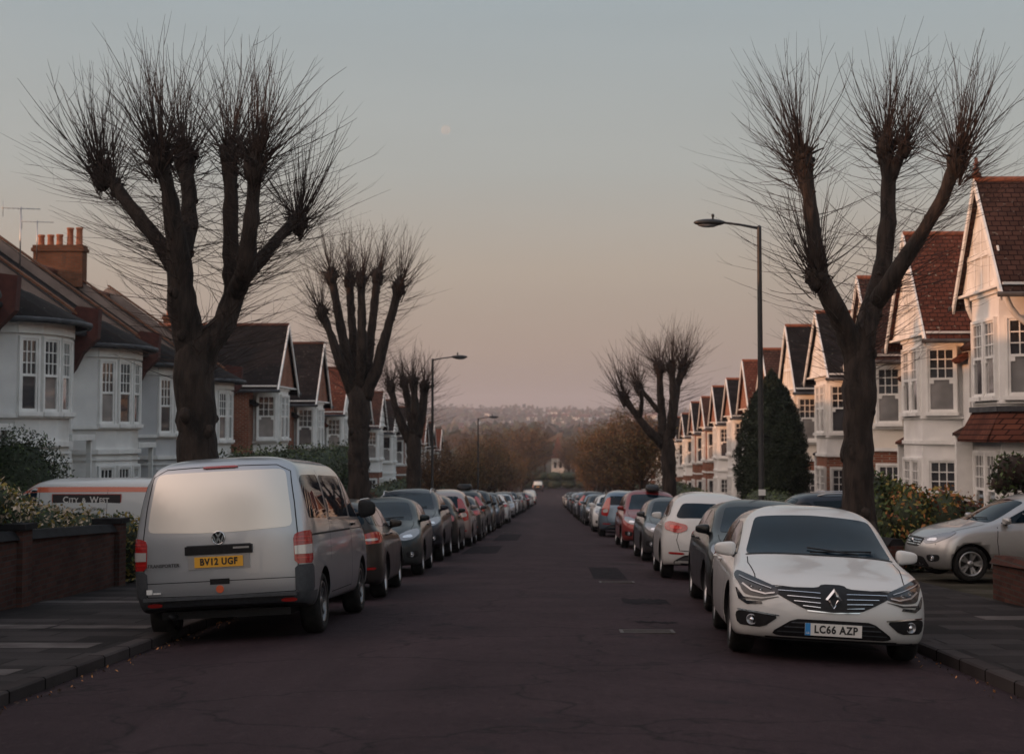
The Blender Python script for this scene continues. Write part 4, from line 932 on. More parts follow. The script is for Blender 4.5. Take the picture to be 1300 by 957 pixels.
def gabled_house(side, X, y0, W=7.6, gw=4.9, flip=False, up='white', low='white', roof='tilex', gable='white', trim='trim', peak=8.5, eave=5.85, band=None, chim=True, finial=False, detail=True, brickpiers=False, bayup=None):
    s = House('gabled_house', side, X, y0); fl = (lambda u: W-u) if flip else (lambda u: u)
    def U(a, b): x, y = fl(a), fl(b); return (min(x, y), max(x, y))
    zf = 2.95; rm = roof; rfm = {'tilex':'tile','darktilex':'darktile','slatex':'slate'}[roof]
    c = gw/2+.05; hw = gw/2
    # walls: lower storey, upper storey, bay
    bay = [(c-1.75,0),(c-1.15,-.95),(c+1.15,-.95),(c+1.75,0)]; bay = [(fl(u), v) for u, v in bay]
    a = MB(); s.box(a, 0, W, 0, 8.2, -.5, zf); a.build('lower_wall', low if not brickpiers else 'brick', s.root, fix=True)
    a = MB(); s.box(a, *U(0, gw+.1), .002, 8.198, zf, eave); s.box(a, *U(gw+.1, W), .03, 8.17, zf, 5.2); a.build('upper_wall', up, s.root, fix=True)
    b = MB(); s.prism(b, [(u, v if v < 0 else .3) for u, v in bay], -.5, zf); b.build('bay_lower_wall', low, s.root, fix=True)
    b = MB(); s.prism(b, [(u, v if v < 0 else .3) for u, v in bay], zf, eave-.002); b.build('bay_upper_wall', bayup or up, s.root, fix=True)
    # string courses round the bay
    for z, h, o in ((zf-.06,.10,.05),(zf+.62,.06,.04),(eave-.16,.155,.05)):
        a = MB()
        for p, q in zip(bay[:-1], bay[1:]):
            L = math.dist(p, q); s.seg(a, p, q, -.02, L+.02, -.02, o, z, z+h)
        a.build('string_course', trim, s.root, fix=True)
    if band:     # little tiled pent roof between the storeys
        a = MB(); k = 1.0
        for p, q in zip(bay[:-1], bay[1:]):
            d = Vector((q[0]-p[0], q[1]-p[1])); L = d.length; d /= L; nn = Vector((d.y, -d.x)); nn = nn if nn.y < 0 else -nn
            f = lambda t, n, z: s.P(p[0]+d.x*t+nn.x*n, p[1]+d.y*t+nn.y*n, z)
            a.hexa([f(-.15,.35,2.72), f(L+.15,.35,2.72), f(L+.02,.0,2.72), f(-.02,.0,2.72), f(-.15,.36,2.78), f(L+.15,.36,2.78), f(L+.02,.02,3.42), f(-.02,.02,3.42)])
        a.build('pent_roof', 'tile', s.root, fix=True)
        a = MB()
        for p, q in zip(bay[:-1], bay[1:]): s.seg(a, p, q, -.03, math.dist(p, q)+.03, .0, .10, 3.40, 3.52)
        a.build('lead_flashing', 'lead', s.root, fix=True)
    # windows on the bay, both storeys: one narrow light each on the canted sides, two or three in front
    for (z0, z1) in ((.75, 2.45), (3.75, 5.45)):
        for i, (p, q) in enumerate(zip(bay[:-1], bay[1:])):
            L = math.dist(p, q)
            if i == 1:
                n = 2
                for k in range(n):
                    t = .16+(L-.32)*k/n; s.window(p, q, t+.07, t+(L-.32)/n-.07, z0, z1, 3, 3, random.choice(('blind','pane','blind')), True, .07, .52, detail, trim)
            else: s.window(p, q, .20, L-.20, z0, z1, 3, 3, random.choice(('blind','pane','blind')), True, .07, .52, detail, trim)
    p, q = (U(gw+.1, W)[0], 0), (U(gw+.1, W)[1], 0); L = q[0]-p[0]
    s.window(p, q, L/2-.5, L/2+.5, 3.55, 4.95, 3, 2, 'blind', False, .09, .5, detail, trim)
    s.door(p, q, L/2-.45, L/2+.45, .1, 2.15, random.choice(('door','doorred','door')))
    # porch: pent roof on brackets
    a = MB(); u0, u1 = U(gw+.15, W-.05); s.cross(a, [(-.5,2.85),(-.5,2.92),(0,3.2),(0,2.85)], u0, u1, 0); a.build('porch_roof', rfm, s.root, fix=True)
    a = MB()
    for u in (u0+.06, u1-.20): a = MB(); s.box(a, u, u+.14, -.45, -.03, -.3, 2.85); a.build('porch_pier', 'trim' if not brickpiers else 'brick', s.root, fix=True)
    # gable over the bay
    gv = -1.0; g0, g1 = c-hw, c+hw
    a = MB(); pr = [(g0+.10, eave), (g1-.10, eave), (c, peak-.12)]; s.front(a, [(fl(u), z) for u, z in pr], gv, gv+.25, 0); a.build('gable_wall', gable, s.root, fix=True)
    if gable in ('white','cream','trim'):
        a = MB()
        for k in (-1.2,-.6,0,.6,1.2):
            zt = eave+(peak-.25-eave)*(1-abs(k)/hw)-.12
            if zt > eave+.2: s.front(a, [(fl(c+k-.05),eave+.03),(fl(c+k+.05),eave+.03),(fl(c+k+.05),zt),(fl(c+k-.05),zt)], gv-.025, gv+.01, 0)
        s.front(a, [(fl(c-1.4),eave+.75),(fl(c+1.4),eave+.75),(fl(c+1.35),eave+.87),(fl(c-1.35),eave+.87)], gv-.03, gv+.01, 0)
        a.build('gable_batten', 'trim', s.root, fix=True)
    sl = (peak-eave)/hw
    for sg, nm in ((-1,'near'), (1,'far')):
        a = MB(); e = (c+sg*(hw+.16), eave-.16*sl); pr = [(c, peak), e, (e[0]-sg*.02, e[1]-.10), (c, peak-.13)]
        s.front(a, [(fl(u), z) for u, z in pr], gv-.13, 5.2, 0); a.build('gable_roof', roof, s.root, fix=True)
        a = MB(); pr = [(c, peak+.03), (e[0]+sg*.03, e[1]-.02), (e[0]-sg*.03, e[1]-.20), (c, peak-.20)]
        s.front(a, [(fl(u), z) for u, z in pr], gv-.18, gv-.132, 0); a.build('bargeboard', 'trim', s.root, fix=True)
        a = MB(); a.tube([s.P(fl(e[0]+sg*.05), gv-.25, e[1]-.07), s.P(fl(e[0]+sg*.05), 3.0, e[1]-.07)], .06, 8); a.build('gutter', 'lead', s.root)
        if not finial: continue
        a = MB(); pts = [s.P(fl(c+sg*(hw-.35)), .0+(-.95)*math.sin(t*1.57), eave-1.0+.95*(1-math.cos(t*1.57))) for t in [i/6 for i in range(7)]]
        a.tube(pts, .07, 6); a.build('bracket', 'trim', s.root)
    a = MB(); s.box(a, fl(c)-hw-.1, fl(c)+hw+.1, gv-.10, .3, eave-.06, eave-.004); a.build('soffit', 'trim', s.root, fix=True)
    a = MB(); k = 0; v = gv-.28
    a.tube([s.P(fl(c), gv-.15, peak+.0), s.P(fl(c), 5.2, peak+.0)], .075, 8); a.build('ridge_tiles', 'ridge', s.root)
    # main roof, ridge along the street
    rz = peak-.25
    a = MB(); s.cross(a, [(-.28,5.13),(4.6,rz),(8.6,5.13),(8.5,5.02),(4.6,rz-.14),(-.2,5.02)], .02, W-.02, 0); a.build('main_roof', rfm, s.root, fix=True)
    for u in (.03, W-.28): a = MB(); s.cross(a, [(.05,5.0),(4.6,rz-.16),(8.2,5.0)], u, u+.25, 0); a.build('end_gable', low if low == 'brick' else 'parapet', s.root, fix=True)
    if chim: s.chimney(fl(W-.4), 4.6, rz-1.2, rz+1.05, 4)
    s.pipe(fl(gw+.0), -.10, -.3, 5.1)
    if finial:
        a = MB(); x = s.P(fl(c), gv-.1, peak+.05); a.lathe([(.13,0),(.10,.10),(.05,.12),(.09,.18),(.04,.24),(.03,.42)], 10, 'z', x, 0); a.box(x[0]-.03,x[0]+.03,x[1]-.14,x[1]+.14,x[2]+.30,x[2]+.35); a.box(x[0]-.03,x[0]+.03,x[1]-.04,x[1]+.04,x[2]+.25,x[2]+.45)
        a.build('finial', 'ridge', s.root)
        for k in range(3):
            a = MB(); x = s.P(fl(c), .6+.45*k, peak+.14); a.lathe([(.08,-.08),(.12,.02),(.09,.12),(.02,.15)], 8, 'z', x, 0); a.build('ridge_crest', 'ridge', s.root)
    if brickpiers:
        a = MB()
        for t in (.3, W-.5):
            s.box(a, fl(t)-.16, fl(t)+.16, -.06, .0, -.4, zf-.05)
        a.build('corner_pier', 'trim', s.root, fix=True)
    return s

def bow_house(side, X, y0, W=6.2, chim=True, col='white', eave=5.55, ridge=8.9, detail=True, bracket=True):
    """terraced house with a two-storey bow front and a raised party wall"""
    s = House('terraced_house', side, X, y0)
    a = MB(); s.box(a, 0, W, 0, 8.6, -.5, eave); a.build('wall', col, s.root, fix=True)
    c = 2.15; r = 1.95; pts = [(c+r*math.sin(t), -1.15*math.cos(t)) for t in [R(-86+172*i/7) for i in range(8)]]
    pts[0] = (pts[0][0], .05); pts[-1] = (pts[-1][0], .05)
    b = MB(); s.prism(b, pts+[(pts[-1][0], .4), (pts[0][0], .4)], -.5, eave-.003); b.build('bow_wall', col, s.root, fix=True)
    for z, h, o in ((2.62,.12,.09),(2.45,.05,.05),(eave-.35,.33,.10),(3.28,.10,.10)):
        a = MB()
        for p, q in zip(pts[:-1], pts[1:]): s.seg(a, p, q, -.02, math.dist(p, q)+.02, -.02, o, z, z+h)
        if z != 3.28: s.box(a, pts[-1][0]-.1, W-.06, -o, .1, z+.001, z+h)
        a.build('string_course', 'trim', s.root, fix=True)
    for z0, z1 in ((.7, 2.25), (3.42, 5.08)):
        for i, (p, q) in enumerate(zip(pts[:-1], pts[1:])):
            if i in (0, 6): continue
            L = math.dist(p, q); s.window(p, q, .10, L-.10, z0, z1, 3, 3, random.choice(('blind','pane','pane','blind')), False, .06, .5, detail)
    p, q = (4.15, 0), (W-.1, 0)
    s.window(p, q, .45, 1.35, 3.6, 5.0, 2, 2, 'pane', False, .09, .5, detail); s.door(p, q, .4, 1.35, .1, 2.15)
    # small balcony over the door
    a = MB(); s.box(a, 4.3, W-.15, -.7, 0, 2.75, 2.9)
    for u in (4.35, W-.3): s.box(a, u, u+.12, -.62, -.5, -.3, 2.75)
    a.build('porch', 'trim', s.root, fix=True)
    # roof: main slopes plus the rounded skirt over the bow
    a = MB(); s.cross(a, [(-.35,eave+.02),(4.4,ridge),(9,eave+.02),(8.9,eave-.1),(4.4,ridge-.14),(-.28,eave-.1)], .02, W-.30, 0); a.build('main_roof', 'slate', s.root, fix=True)
    a = MB(); vs = []; fs = []; n = len(pts); top = s.P(c, 1.7, eave+1.42)
    ring = [s.P(c+(u-c)*1.14, (v*1.32-.05) if v < 0 else .0, eave+.03) for u, v in pts]; low_ = [(x, y, z-.13) for x, y, z in ring]
    mid = [s.P(c+(u-c)*.72, v*.55+.42, eave+.72) for u, v in pts]
    vs = low_+ring+mid+[top]
    for i in range(n-1): fs += [(i,i+1,n+i+1,n+i),(n+i,n+i+1,2*n+i+1,2*n+i),(2*n+i,2*n+i+1,3*n)]
    a.add(vs, fs, 0); a.build('bow_roof', 'slate', s.root, fix=True)
    a = MB(); a.tube([Vector(x)+Vector((0,0,-.06)) for x in [s.P(c+(u-c)*1.17, (v*1.36-.06) if v < 0 else -.05, eave+.0) for u, v in pts]]+[s.P(W-.3, -.42, eave-.03)], .07, 8); a.build('gutter', 'lead', s.root)
    # raised party wall with a brick corbel at the eaves
    a = MB(); s.cross(a, [(-.15,eave-.3),(-.15,eave+.42),(4.4,ridge+.33),(8.8,eave+.40),(8.8,eave-.3)], W-.28, W, 0); a.build('party_wall', 'parapet', s.root, fix=True)
    a = MB(); s.cross(a, [(-.22,eave+.46),(4.4,ridge+.37),(4.4,ridge+.43),(-.22,eave+.53)], W-.32, W+.04, 0); a.build('coping', 'cbrick', s.root, fix=True)
    if bracket:
        a = MB(); pr = [(.0,eave-1.15),(-.15,eave-.95),(-.35,eave-.55),(-.75,eave-.15),(-.80,eave+.62),(-.2,eave+.70),(.0,eave+.4)]; s.cross(a, pr, W-.30, W-.005, 0); a.build('corbel', 'corbel', s.root, fix=True)
    if chim: s.chimney(W-.15, 4.3, ridge-.5, ridge+.95, 5)
    s.pipe(4.05, -.10, -.3, eave-.1)
    a = MB(); a.tube([s.P(.05, 4.4, ridge+.03), s.P(W-.3, 4.4, ridge+.03)], .10, 8); a.build('ridge_tiles', 'ridge', s.root)
    return s

GR = 'houses along the right side of the street'; GL = 'houses along the left side of the street'
# right-hand row: a gable every 7.6 m
XR = 10.9
rows_r = [
 (35.2, dict(W=7.1, gw=3.9, eave=6.2, roof='darktilex', band=True, finial=True, peak=8.75, up='white', low='white', chim=False), 'white gabled house with red tiled band between storeys and cross finial, at the right edge'),
 (42.4, dict(roof='tilex', peak=8.7, gw=4.7, W=6.9), 'tall plain white rendered house with battened gable and red-brown tiles, right of the big tree'),
 (49.3, dict(up='cream', low='brick', roof='darktilex', peak=8.4, gw=4.5), 'house with cream upper floor over red brick just behind the big right-hand tree'),
 (57.2, dict(up='white', low='brick', roof='slatex', peak=8.2, gw=5.2), 'white and brick gabled house seen left of the big tree trunk, white battened gable'),
 (65.0, dict(up='cream', low='brick', roof='slatex', peak=8.5, gable='cream', brickpiers=True), 'cream house with brick ground floor immediately right of the cone-shaped conifer'),
 (72.6, dict(up='white', low='white', roof='darktilex', peak=8.2, gable='brick'), 'white house mostly hidden by the cone-shaped conifer'),
 (80.3, dict(up='cream', low='white', roof='tilex', peak=8.3, gable='brick', chim=True), 'house with tall brick gable rising just left of the conifer tip'),
 (87.9, dict(up='white', low='white', roof='slatex', peak=7.9, gable='brick', chim=False), 'white house under a slate roof, second gable left of the conifer'),
 (95.8, dict(up='white', low='white', roof='slatex', peak=8.0, gable='brick', chim=False), 'white house with pale bay and brick gable, third gable left of the conifer'),
 (103.2, dict(up='brick', low='brick', roof='darktilex', peak=7.8, gable='brick'), 'red brick house with white trim, fourth gable left of the conifer'),
 (111.0, dict(up='brick', low='brick', roof='slatex', peak=7.9, gable='brick', chim=False), 'red brick house with slate gable, fifth gable left of the conifer'),
 (119.0, dict(up='brick', bayup='white', low='brick', roof='slatex', peak=7.5, gable='brick'), 'white over brick house just right of the mid-distance right tree'),
 (127.0, dict(up='white', low='brick', roof='slatex', peak=7.6, gable='brick', chim=False), 'white over brick house directly behind the trunk of the mid-distance right tree'),
 (135.0, dict(up='cream', low='brick', roof='tilex', peak=7.7, gable='brick'), 'cream over brick house with a tiled roof just left of the mid-distance right tree'),
 (143.0, dict(up='white', low='brick', roof='slatex', peak=7.7, gable='brick'), 'white over brick house with slates, second beyond the mid-distance right tree'),
 (151.0, dict(up='white', low='white', roof='tilex', peak=7.7, gable='brick'), 'all-white tiled house, third beyond the mid-distance right tree'),
 (160.0, dict(up='brick', low='brick', roof='slatex', peak=7.7, gable='brick'), 'all-brick house, fourth beyond the mid-distance right tree'),
 (169.0, dict(up='white', low='brick', roof='tilex', peak=7.7, gable='brick'), 'white over brick tiled house, farthest of the right-hand row')]
for i, (y0, k, lab) in enumerate(rows_r):
    s = gabled_house(1, XR, y0, detail=(i < 9), **k); tag(s.root, lab, 'house', GR)
# left-hand row: four bow-fronted terrace houses, then gabled brick houses
XL = -12.6
labs = ['white bow-fronted terraced house at the left edge of the picture', 'second white bow-fronted terraced house, behind the orange and white van', 'third bow-fronted terraced house, below the tall chimney, just left of the big tree', 'fourth terraced house, mostly hidden by the trunk of the big left tree']
first = None
for i, lab in enumerate(labs):
    s = bow_house(-1, XL, 35.6+6.5*i, W=6.5, chim=(i in (0, 2)), col=('white','white','greyr','white')[i]); tag(s.root, lab, 'house', GL)
    if i == 0: first = s.root
for k in range(9):           # the terrace goes on beside and behind the camera; it shades the street
    y0 = 35.6-6.5*(k+1); c = copy_tree(first); c.location = (XL, y0, G(y0+3.5)+.02); tag(c, 'white bow-fronted terraced house of the same row, beside or behind the camera', 'house', 'terraced houses beside the camera')
rows_l = [
 (63.3, dict(up='brick', bayup='trim', low='brick', roof='slatex', gable='brick', peak=8.4, brickpiers=True), 'slate-roofed house with white trim and brick gable just right of the big left tree'),
 (73.6, dict(up='brick', bayup='trim', low='brick', roof='slatex', gable='brick', peak=8.6, chim=False, brickpiers=True), 'second slate-roofed gabled house right of the big left tree, left of the red-tiled one'),
 (83.5, dict(up='white', low='brick', roof='tilex', gable='trim', peak=8.2, chim=False), 'white house with a red clay tile roof left of the second left tree'),
 (92.0, dict(up='white', low='white', roof='darktilex', gable='trim', peak=8.1), 'white house behind the trunk of the second left tree'),
 (101.0, dict(up='brick', bayup='white', low='brick', roof='darktilex', gable='trim', peak=8.0), 'white house with a brick ground floor between the second and third left trees'),
 (110.0, dict(up='white', low='white', roof='slatex', gable='trim', peak=8.0, chim=False), 'all-white slate-roofed house left of the third left tree'),
 (119.0, dict(up='brick', low='brick', roof='slatex', gable='trim', peak=8.0), 'brick house behind the trunk of the third left tree'),
 (128.0, dict(up='white', low='brick', roof='tilex', gable='trim', peak=8.0), 'tiled house between the third left tree and the nearer left lamp post'),
 (137.0, dict(up='brick', low='brick', roof='tilex', gable='brick', peak=8.0), 'all-brick tiled house behind the nearer left lamp post'),
 (146.0, dict(up='white', low='white', roof='slatex', gable='brick', peak=8.0), 'white slate-roofed house just right of the nearer left lamp post'),
 (156.0, dict(up='white', low='brick', roof='tilex', gable='brick', peak=7.8), 'farthest tiled house of the left-hand row')]
for i, (y0, k, lab) in enumerate(rows_l):
    s = gabled_house(-1, -11.9, y0, W=8.4, gw=5.0, detail=(i < 5), flip=False, **k); tag(s.root, lab, 'house', GL)
for k, y0 in enumerate((27.5, 19.8, 12.1)):     # right side beside the camera, seen only in reflections
    s = gabled_house(1, XR, y0, roof='darktilex', peak=8.6, detail=False, chim=False); tag(s.root, 'white gabled house beside the camera on the right', 'house', 'gabled houses beside the camera')
# two television aerials on the left roofs
def aerial(x, y, z0, h, label):
    m = MB(); m.tube([(0,0,0),(0,0,h)], .022, 6); e = empty('tv_aerial', (x, y, z0)); m.build('mast', 'alloy', e)
    m = MB(); m.tube([(-.55,0,h-.05),(.55,0,h-.05)], .012, 5)
    for k in range(8): xx = -.5+k*.14; m.tube([(xx,-.16,h-.05),(xx,.16,h-.05)], .008, 4)
    m.tube([(-.5,0,h-.3),(-.5,0,h+.15)], .01, 4); m.build('antenna', 'alloy', e); e.rotation_euler = (0,0,R(15)); tag(e, label, 'aerial')
p = at_y(26, 300, 46.5); aerial(p.x, p.y, at_y(26,345,46.5).z, 1.9, 'tall thin television aerial at the far left above the terrace roof')
p = at_y(47, 300, 54.4); aerial(p.x, p.y, at_y(47,330,54.4).z, 1.35, 'short television aerial beside the left end of the chimney')
# ================================================================ TREES
def jitter_line(a, b, n, amp):
    a, b = Vector(a), Vector(b); pts = []
    for i in range(n+1):
        t = i/n; p = a.lerp(b, t)
        if 0 < i < n: p += Vector((random.uniform(-amp,amp), random.uniform(-amp,amp), random.uniform(-amp,amp)*.5))
        pts.append(p)
    return pts
def shoot(mb, p, d, L, r, seg=5, n=3, lift=.35, mi=0, twig=0):
    pts = [Vector(p)]; d = Vector(d).normalized(); w_ = Vector((random.gauss(0,.28), random.gauss(0,.28), random.gauss(0,.1)))
    for i in range(seg):
        d = (d+Vector((random.gauss(0,.05),random.gauss(0,.05),lift/seg+random.gauss(0,.03)))+w_/seg).normalized(); pts.append(pts[-1]+d*L/seg)
    mb.tube(pts, [r*(1-.78*i/seg) for i in range(seg+1)], n, mi, False)
    for _ in range(twig):
        k = random.randint(1, seg-1); q = pts[k]; dd = (d+Vector((random.gauss(0,.6), random.gauss(0,.6), random.gauss(0,.3)))).normalized()
        mb.tube([q, q+dd*L*.12, q+(dd+Vector((0,0,.2)))*L*.24], [r*.45, r*.3, r*.12], 3, mi, False)
POL = []
def pollard(name, base, trunk, limbs, knuckles, label, nsh=60, nlimb=200, shL=2.1, sr=.011, rng=1, twigs=1, thin=1.0, group='pollarded street trees', back=3):
    """trunk: list of (point, radius); limbs: lists of (point, radius); knuckles: (point, radius, weight)"""
    random.seed(rng); root = empty(name, base); B = Vector(base); limbs = [[(p, r*thin*(1 if i > 1 else 1.1)) for i, (p, r) in enumerate(lb)] for lb in limbs]; knuckles = [(p, r*(.75+.4*thin), w_) for p, r, w_ in knuckles]
    L = lambda p: Vector(p)-B
    def rough(mb, pr, n=14, mi=0):
        pts = []; rad = []
        for (a, ra), (b, rb) in zip(pr[:-1], pr[1:]):
            a, b = L(a), L(b); k = max(2, int((b-a).length/.16)) 
            for _ in range(max(1, int(k*.5))):
                t = random.random(); th = random.uniform(0, 6.28); q = a.lerp(b, t); rr = ra+(rb-ra)*t; q += Vector((math.cos(th), math.sin(th), 0))*rr*.95; mb.sphere(q, (rr*random.uniform(.15,.36), rr*random.uniform(.15,.36), rr*random.uniform(.15,.5)), 8, mi, .15)
            for i in range(k): t = i/k; pts.append(a.lerp(b, t)+Vector((random.uniform(-1,1), random.uniform(-1,1), 0))*ra*.06); rad.append((ra+(rb-ra)*t)*(1+random.uniform(-.09,.10)))
        pts.append(L(pr[-1][0])); rad.append(pr[-1][1])
        st = len(mb.v); mb.tube(pts, rad, n, mi)
        for i in range(st, len(mb.v)):
            v = Vector(mb.v[i]); mb.v[i] = tuple(v+Vector((random.gauss(0,1), random.gauss(0,1), random.gauss(0,1)))*rad[0]*.018)
    m = MB(); rough(m, trunk, 20)
    p0, r0 = trunk[0]
    for k in range(6):
        th = k*1.05+random.uniform(0,.5); m.tube([L(p0)+Vector((math.cos(th)*r0*.6, math.sin(th)*r0*.6, .75)), L(p0)+Vector((math.cos(th)*r0*1.05, math.sin(th)*r0*1.05, .25)), L(p0)+Vector((math.cos(th)*r0*1.7, math.sin(th)*r0*1.7, -.12))], [r0*.3, r0*.38, r0*.3], 8)
    m.build('trunk', 'bark', root)
    for lb in limbs: m = MB(); rough(m, lb, 12); m.build('limb', 'bark', root)
    for p, r, w_ in knuckles:
        p = L(p); m = MB(); m.sphere(p-Vector((0,0,r*.3)), (r*.62,r*.62,r*1.0), 12, 0, .10)
        for _ in range(22):
            d_ = Vector((random.gauss(0,1), random.gauss(0,1), random.gauss(0,1.1))).normalized(); q = p+d_*r*random.uniform(.3,.62)-Vector((0,0,r*.25)); m.sphere(q, (r*random.uniform(.14,.30), r*random.uniform(.14,.30), r*random.uniform(.16,.36)), 7, 0, .18)
        for _ in range(26):
            d_ = Vector((random.gauss(0,1), random.gauss(0,1), random.gauss(.3,1))).normalized(); m.tube([p+d_*r*.3, p+d_*r*random.uniform(.85,1.25)], [r*.10, r*.03], 4, 0, False)
        m.build('knuckle', 'bark', root)
    m = MB()
    for p, r, w_ in knuckles:
        p = L(p); c = Vector((0, 0, 0)); ax = Vector((0,0,1))
        for i in range(int(nsh*w_)):
            th = random.uniform(0, 2*math.pi); el_ = R(90)-abs(random.gauss(0, .72)); el_ = max(R(-12), el_)
            d = Vector((math.cos(th)*math.cos(el_), math.sin(th)*math.cos(el_), math.sin(el_)))
            out_ = Vector((p.x, p.y, 0)); d = (d+out_.normalized()*.22).normalized() if out_.length > .3 else d
            LL = shL*random.uniform(.5, 1.0)*(.62+.38*max(0, math.sin(el_)))
            k_ = random.random()**1.5; q_ = p+Vector((d.x*r*random.uniform(.3,.8), d.y*r*random.uniform(.3,.8), r*.4-k_*r*2.2)); LL *= 1-.35*k_
            if d.z < .3: d = (d+Vector((0,0,.15))).normalized()
            shoot(m, q_, d, LL, sr*random.uniform(.7,1.25), 6, 3, .30, 0, twigs)
    seg = [(a, b) for lb in limbs for a, b in zip(lb[:-1], lb[1:])]+[(trunk[-2], trunk[-1])]
    wts = [(Vector(a[0])-Vector(b[0])).length for a, b in seg]; tot = sum(wts)
    for i in range(nlimb):
        a, b = random.choices(seg, wts)[0]; t = random.random(); p = L(a[0]).lerp(L(b[0]), t); ax = (L(b[0])-L(a[0])).normalized()
        o = Vector((random.gauss(0,1), random.gauss(0,1), 0)).normalized(); out_ = Vector((p.x, p.y, 0))
        if out_.length > .2: o = (o*.7+out_.normalized()*random.uniform(0,.9)).normalized()
        d = (o+Vector((0,0,random.uniform(-.05,.55)))).normalized(); rr = a[1]+(b[1]-a[1])*t
        shoot(m, p+o*rr*.8, d, shL*random.uniform(.3,.95), sr*random.uniform(.45,.85), 6, 3, .30, 0, twigs)
    m.build('crown', 'twig', root); POL.append(root)
    return tag(root, label, 'tree', group)
def px_pts(lst, y0):     # (px, py, dy, radius) -> world point and radius
    return [(at_y(px, py, y0+dy), r) for px, py, dy, r in lst]

# big tree on the left
Y = 25.0; bx = x_at(251, Y); b0 = (bx, Y, pave_z(Y))
T = px_pts([(251,726,0,.38),(250,690,0,.34),(251,600,0,.305),(249,520,0,.30),(245,465,0,.31),(246,440,0,.27),(247,412,0,.12)], Y)
limbs = [px_pts([(248,490,0,.26),(242,440,0,.28),(232,390,-.1,.28),(227,335,-.2,.26),(222,290,-.3,.20),(214,240,-.4,.15),(203,203,-.5,.13)], Y),
 px_pts([(228,330,-.1,.20),(240,285,.3,.17),(240,240,.6,.15),(234,203,.8,.14)], Y),
 px_pts([(226,345,-.2,.17),(200,305,.1,.15),(165,262,.3,.13),(143,232,.5,.13),(130,219,.6,.14)], Y),
 px_pts([(250,480,0,.24),(262,438,0,.25),(285,410,.2,.22),(297,375,.3,.20),(293,310,.4,.17),(293,250,.5,.15),(291,200,.5,.15)], Y),
 px_pts([(297,375,.3,.19),(312,345,-.2,.18),(318,290,-.4,.16),(322,250,-.4,.14),(323,212,-.5,.14)], Y),
 px_pts([(308,355,.1,.14),(335,325,.4,.12),(355,300,.7,.11),(378,278,1.0,.13)], Y)]
K = [(at_y(px,py,Y+dy), r, w_) for px,py,dy,r,w_ in [(130,217,.6,.24,1.0),(203,195,-.5,.26,1.3),(234,196,.8,.26,1.2),(291,192,.5,.24,1.1),(323,205,-.5,.26,1.2),(379,277,1.0,.22,.8),(147,235,.5,.15,.3)]]
pollard('pollard_tree', b0, T, limbs, K, 'big bare pollarded tree with thick forked trunk behind the silver van on the left', 112, 640, 2.2, .0098, 3, 1, .78)
# big tree on the right
Y = 26.0; bx = x_at(1089, Y); b0 = (bx, Y, pave_z(Y))
T = px_pts([(1090,722,0,.33),(1090,680,0,.29),(1089,600,0,.26),(1089,540,0,.25),(1092,480,0,.26),(1092,450,0,.24),(1093,420,0,.10)], Y)
limbs = [px_pts([(1092,490,0,.2),(1083,440,0,.22),(1062,395,-.2,.20),(1040,350,-.3,.19),(1034,300,-.2,.15),(1027,250,-.1,.14),(1020,205,0,.16)], Y),
 px_pts([(1092,480,0,.2),(1097,425,0,.22),(1110,380,.2,.20),(1122,330,.3,.18),(1128,270,.4,.16),(1128,225,.4,.15),(1124,190,.4,.16)], Y),
 px_pts([(1112,385,.1,.17),(1135,350,-.2,.16),(1165,305,-.3,.14),(1195,255,-.4,.13),(1213,210,-.5,.13)], Y),
 px_pts([(1129,235,.4,.10),(1138,208,.3,.10),(1147,188,.2,.10)], Y)]
K = [(at_y(px,py,Y+dy), r, w_) for px,py,dy,r,w_ in [(1020,200,0,.27,1.5),(1124,183,.4,.24,1.2),(1148,183,.2,.17,.6),(1214,200,-.5,.24,1.3),(1036,345,-.3,.24,.8),(1222,192,-.5,.12,.2)]]
pollard('pollard_tree', b0, T, limbs, K, 'big bare pollarded tree with three upright heads behind the white hatchback on the right', 100, 380, 2.15, .0094, 5, 1, .80)
# second left tree
Y = 46.0; bx = x_at(455, Y); b0 = (bx, Y, pave_z(Y))
T = px_pts([(456,668,0,.36),(455,640,0,.32),(455,560,0,.29),(456,520,0,.31),(455,500,0,.32),(455,485,0,.1)], Y)
limbs = [px_pts([(448,500,0,.20),(432,460,-.2,.17),(418,420,-.3,.14),(409,397,-.3,.14)], Y),
 px_pts([(451,498,0,.20),(440,455,.2,.18),(428,390,.3,.15),(421,350,.3,.15)], Y),
 px_pts([(455,495,.1,.2),(450,450,.5,.17),(446,400,.7,.15),(444,356,.8,.15)], Y),
 px_pts([(458,495,0,.2),(460,440,-.5,.17),(459,395,-.6,.15),(459,358,-.7,.14)], Y),
 px_pts([(460,497,0,.2),(468,450,.3,.17),(474,400,.5,.15),(479,352,.6,.15)], Y),
 px_pts([(462,505,0,.26),(478,470,-.2,.2),(490,425,-.3,.17),(500,390,-.4,.15),(506,364,-.4,.15)], Y)]
K = [(at_y(px,py,Y+dy), r, w_) for px,py,dy,r,w_ in [(409,394,-.3,.24,.8),(421,348,.3,.26,1),(444,353,.8,.26,1),(459,354,-.7,.24,1),(479,349,.6,.26,1),(506,362,-.4,.28,1.1)]]
pollard('pollard_tree', b0, T, limbs, K, 'pollarded tree with a fan of six raised limbs, second along the left pavement', 80, 300, 1.95, .0105, 8, 1, .78)
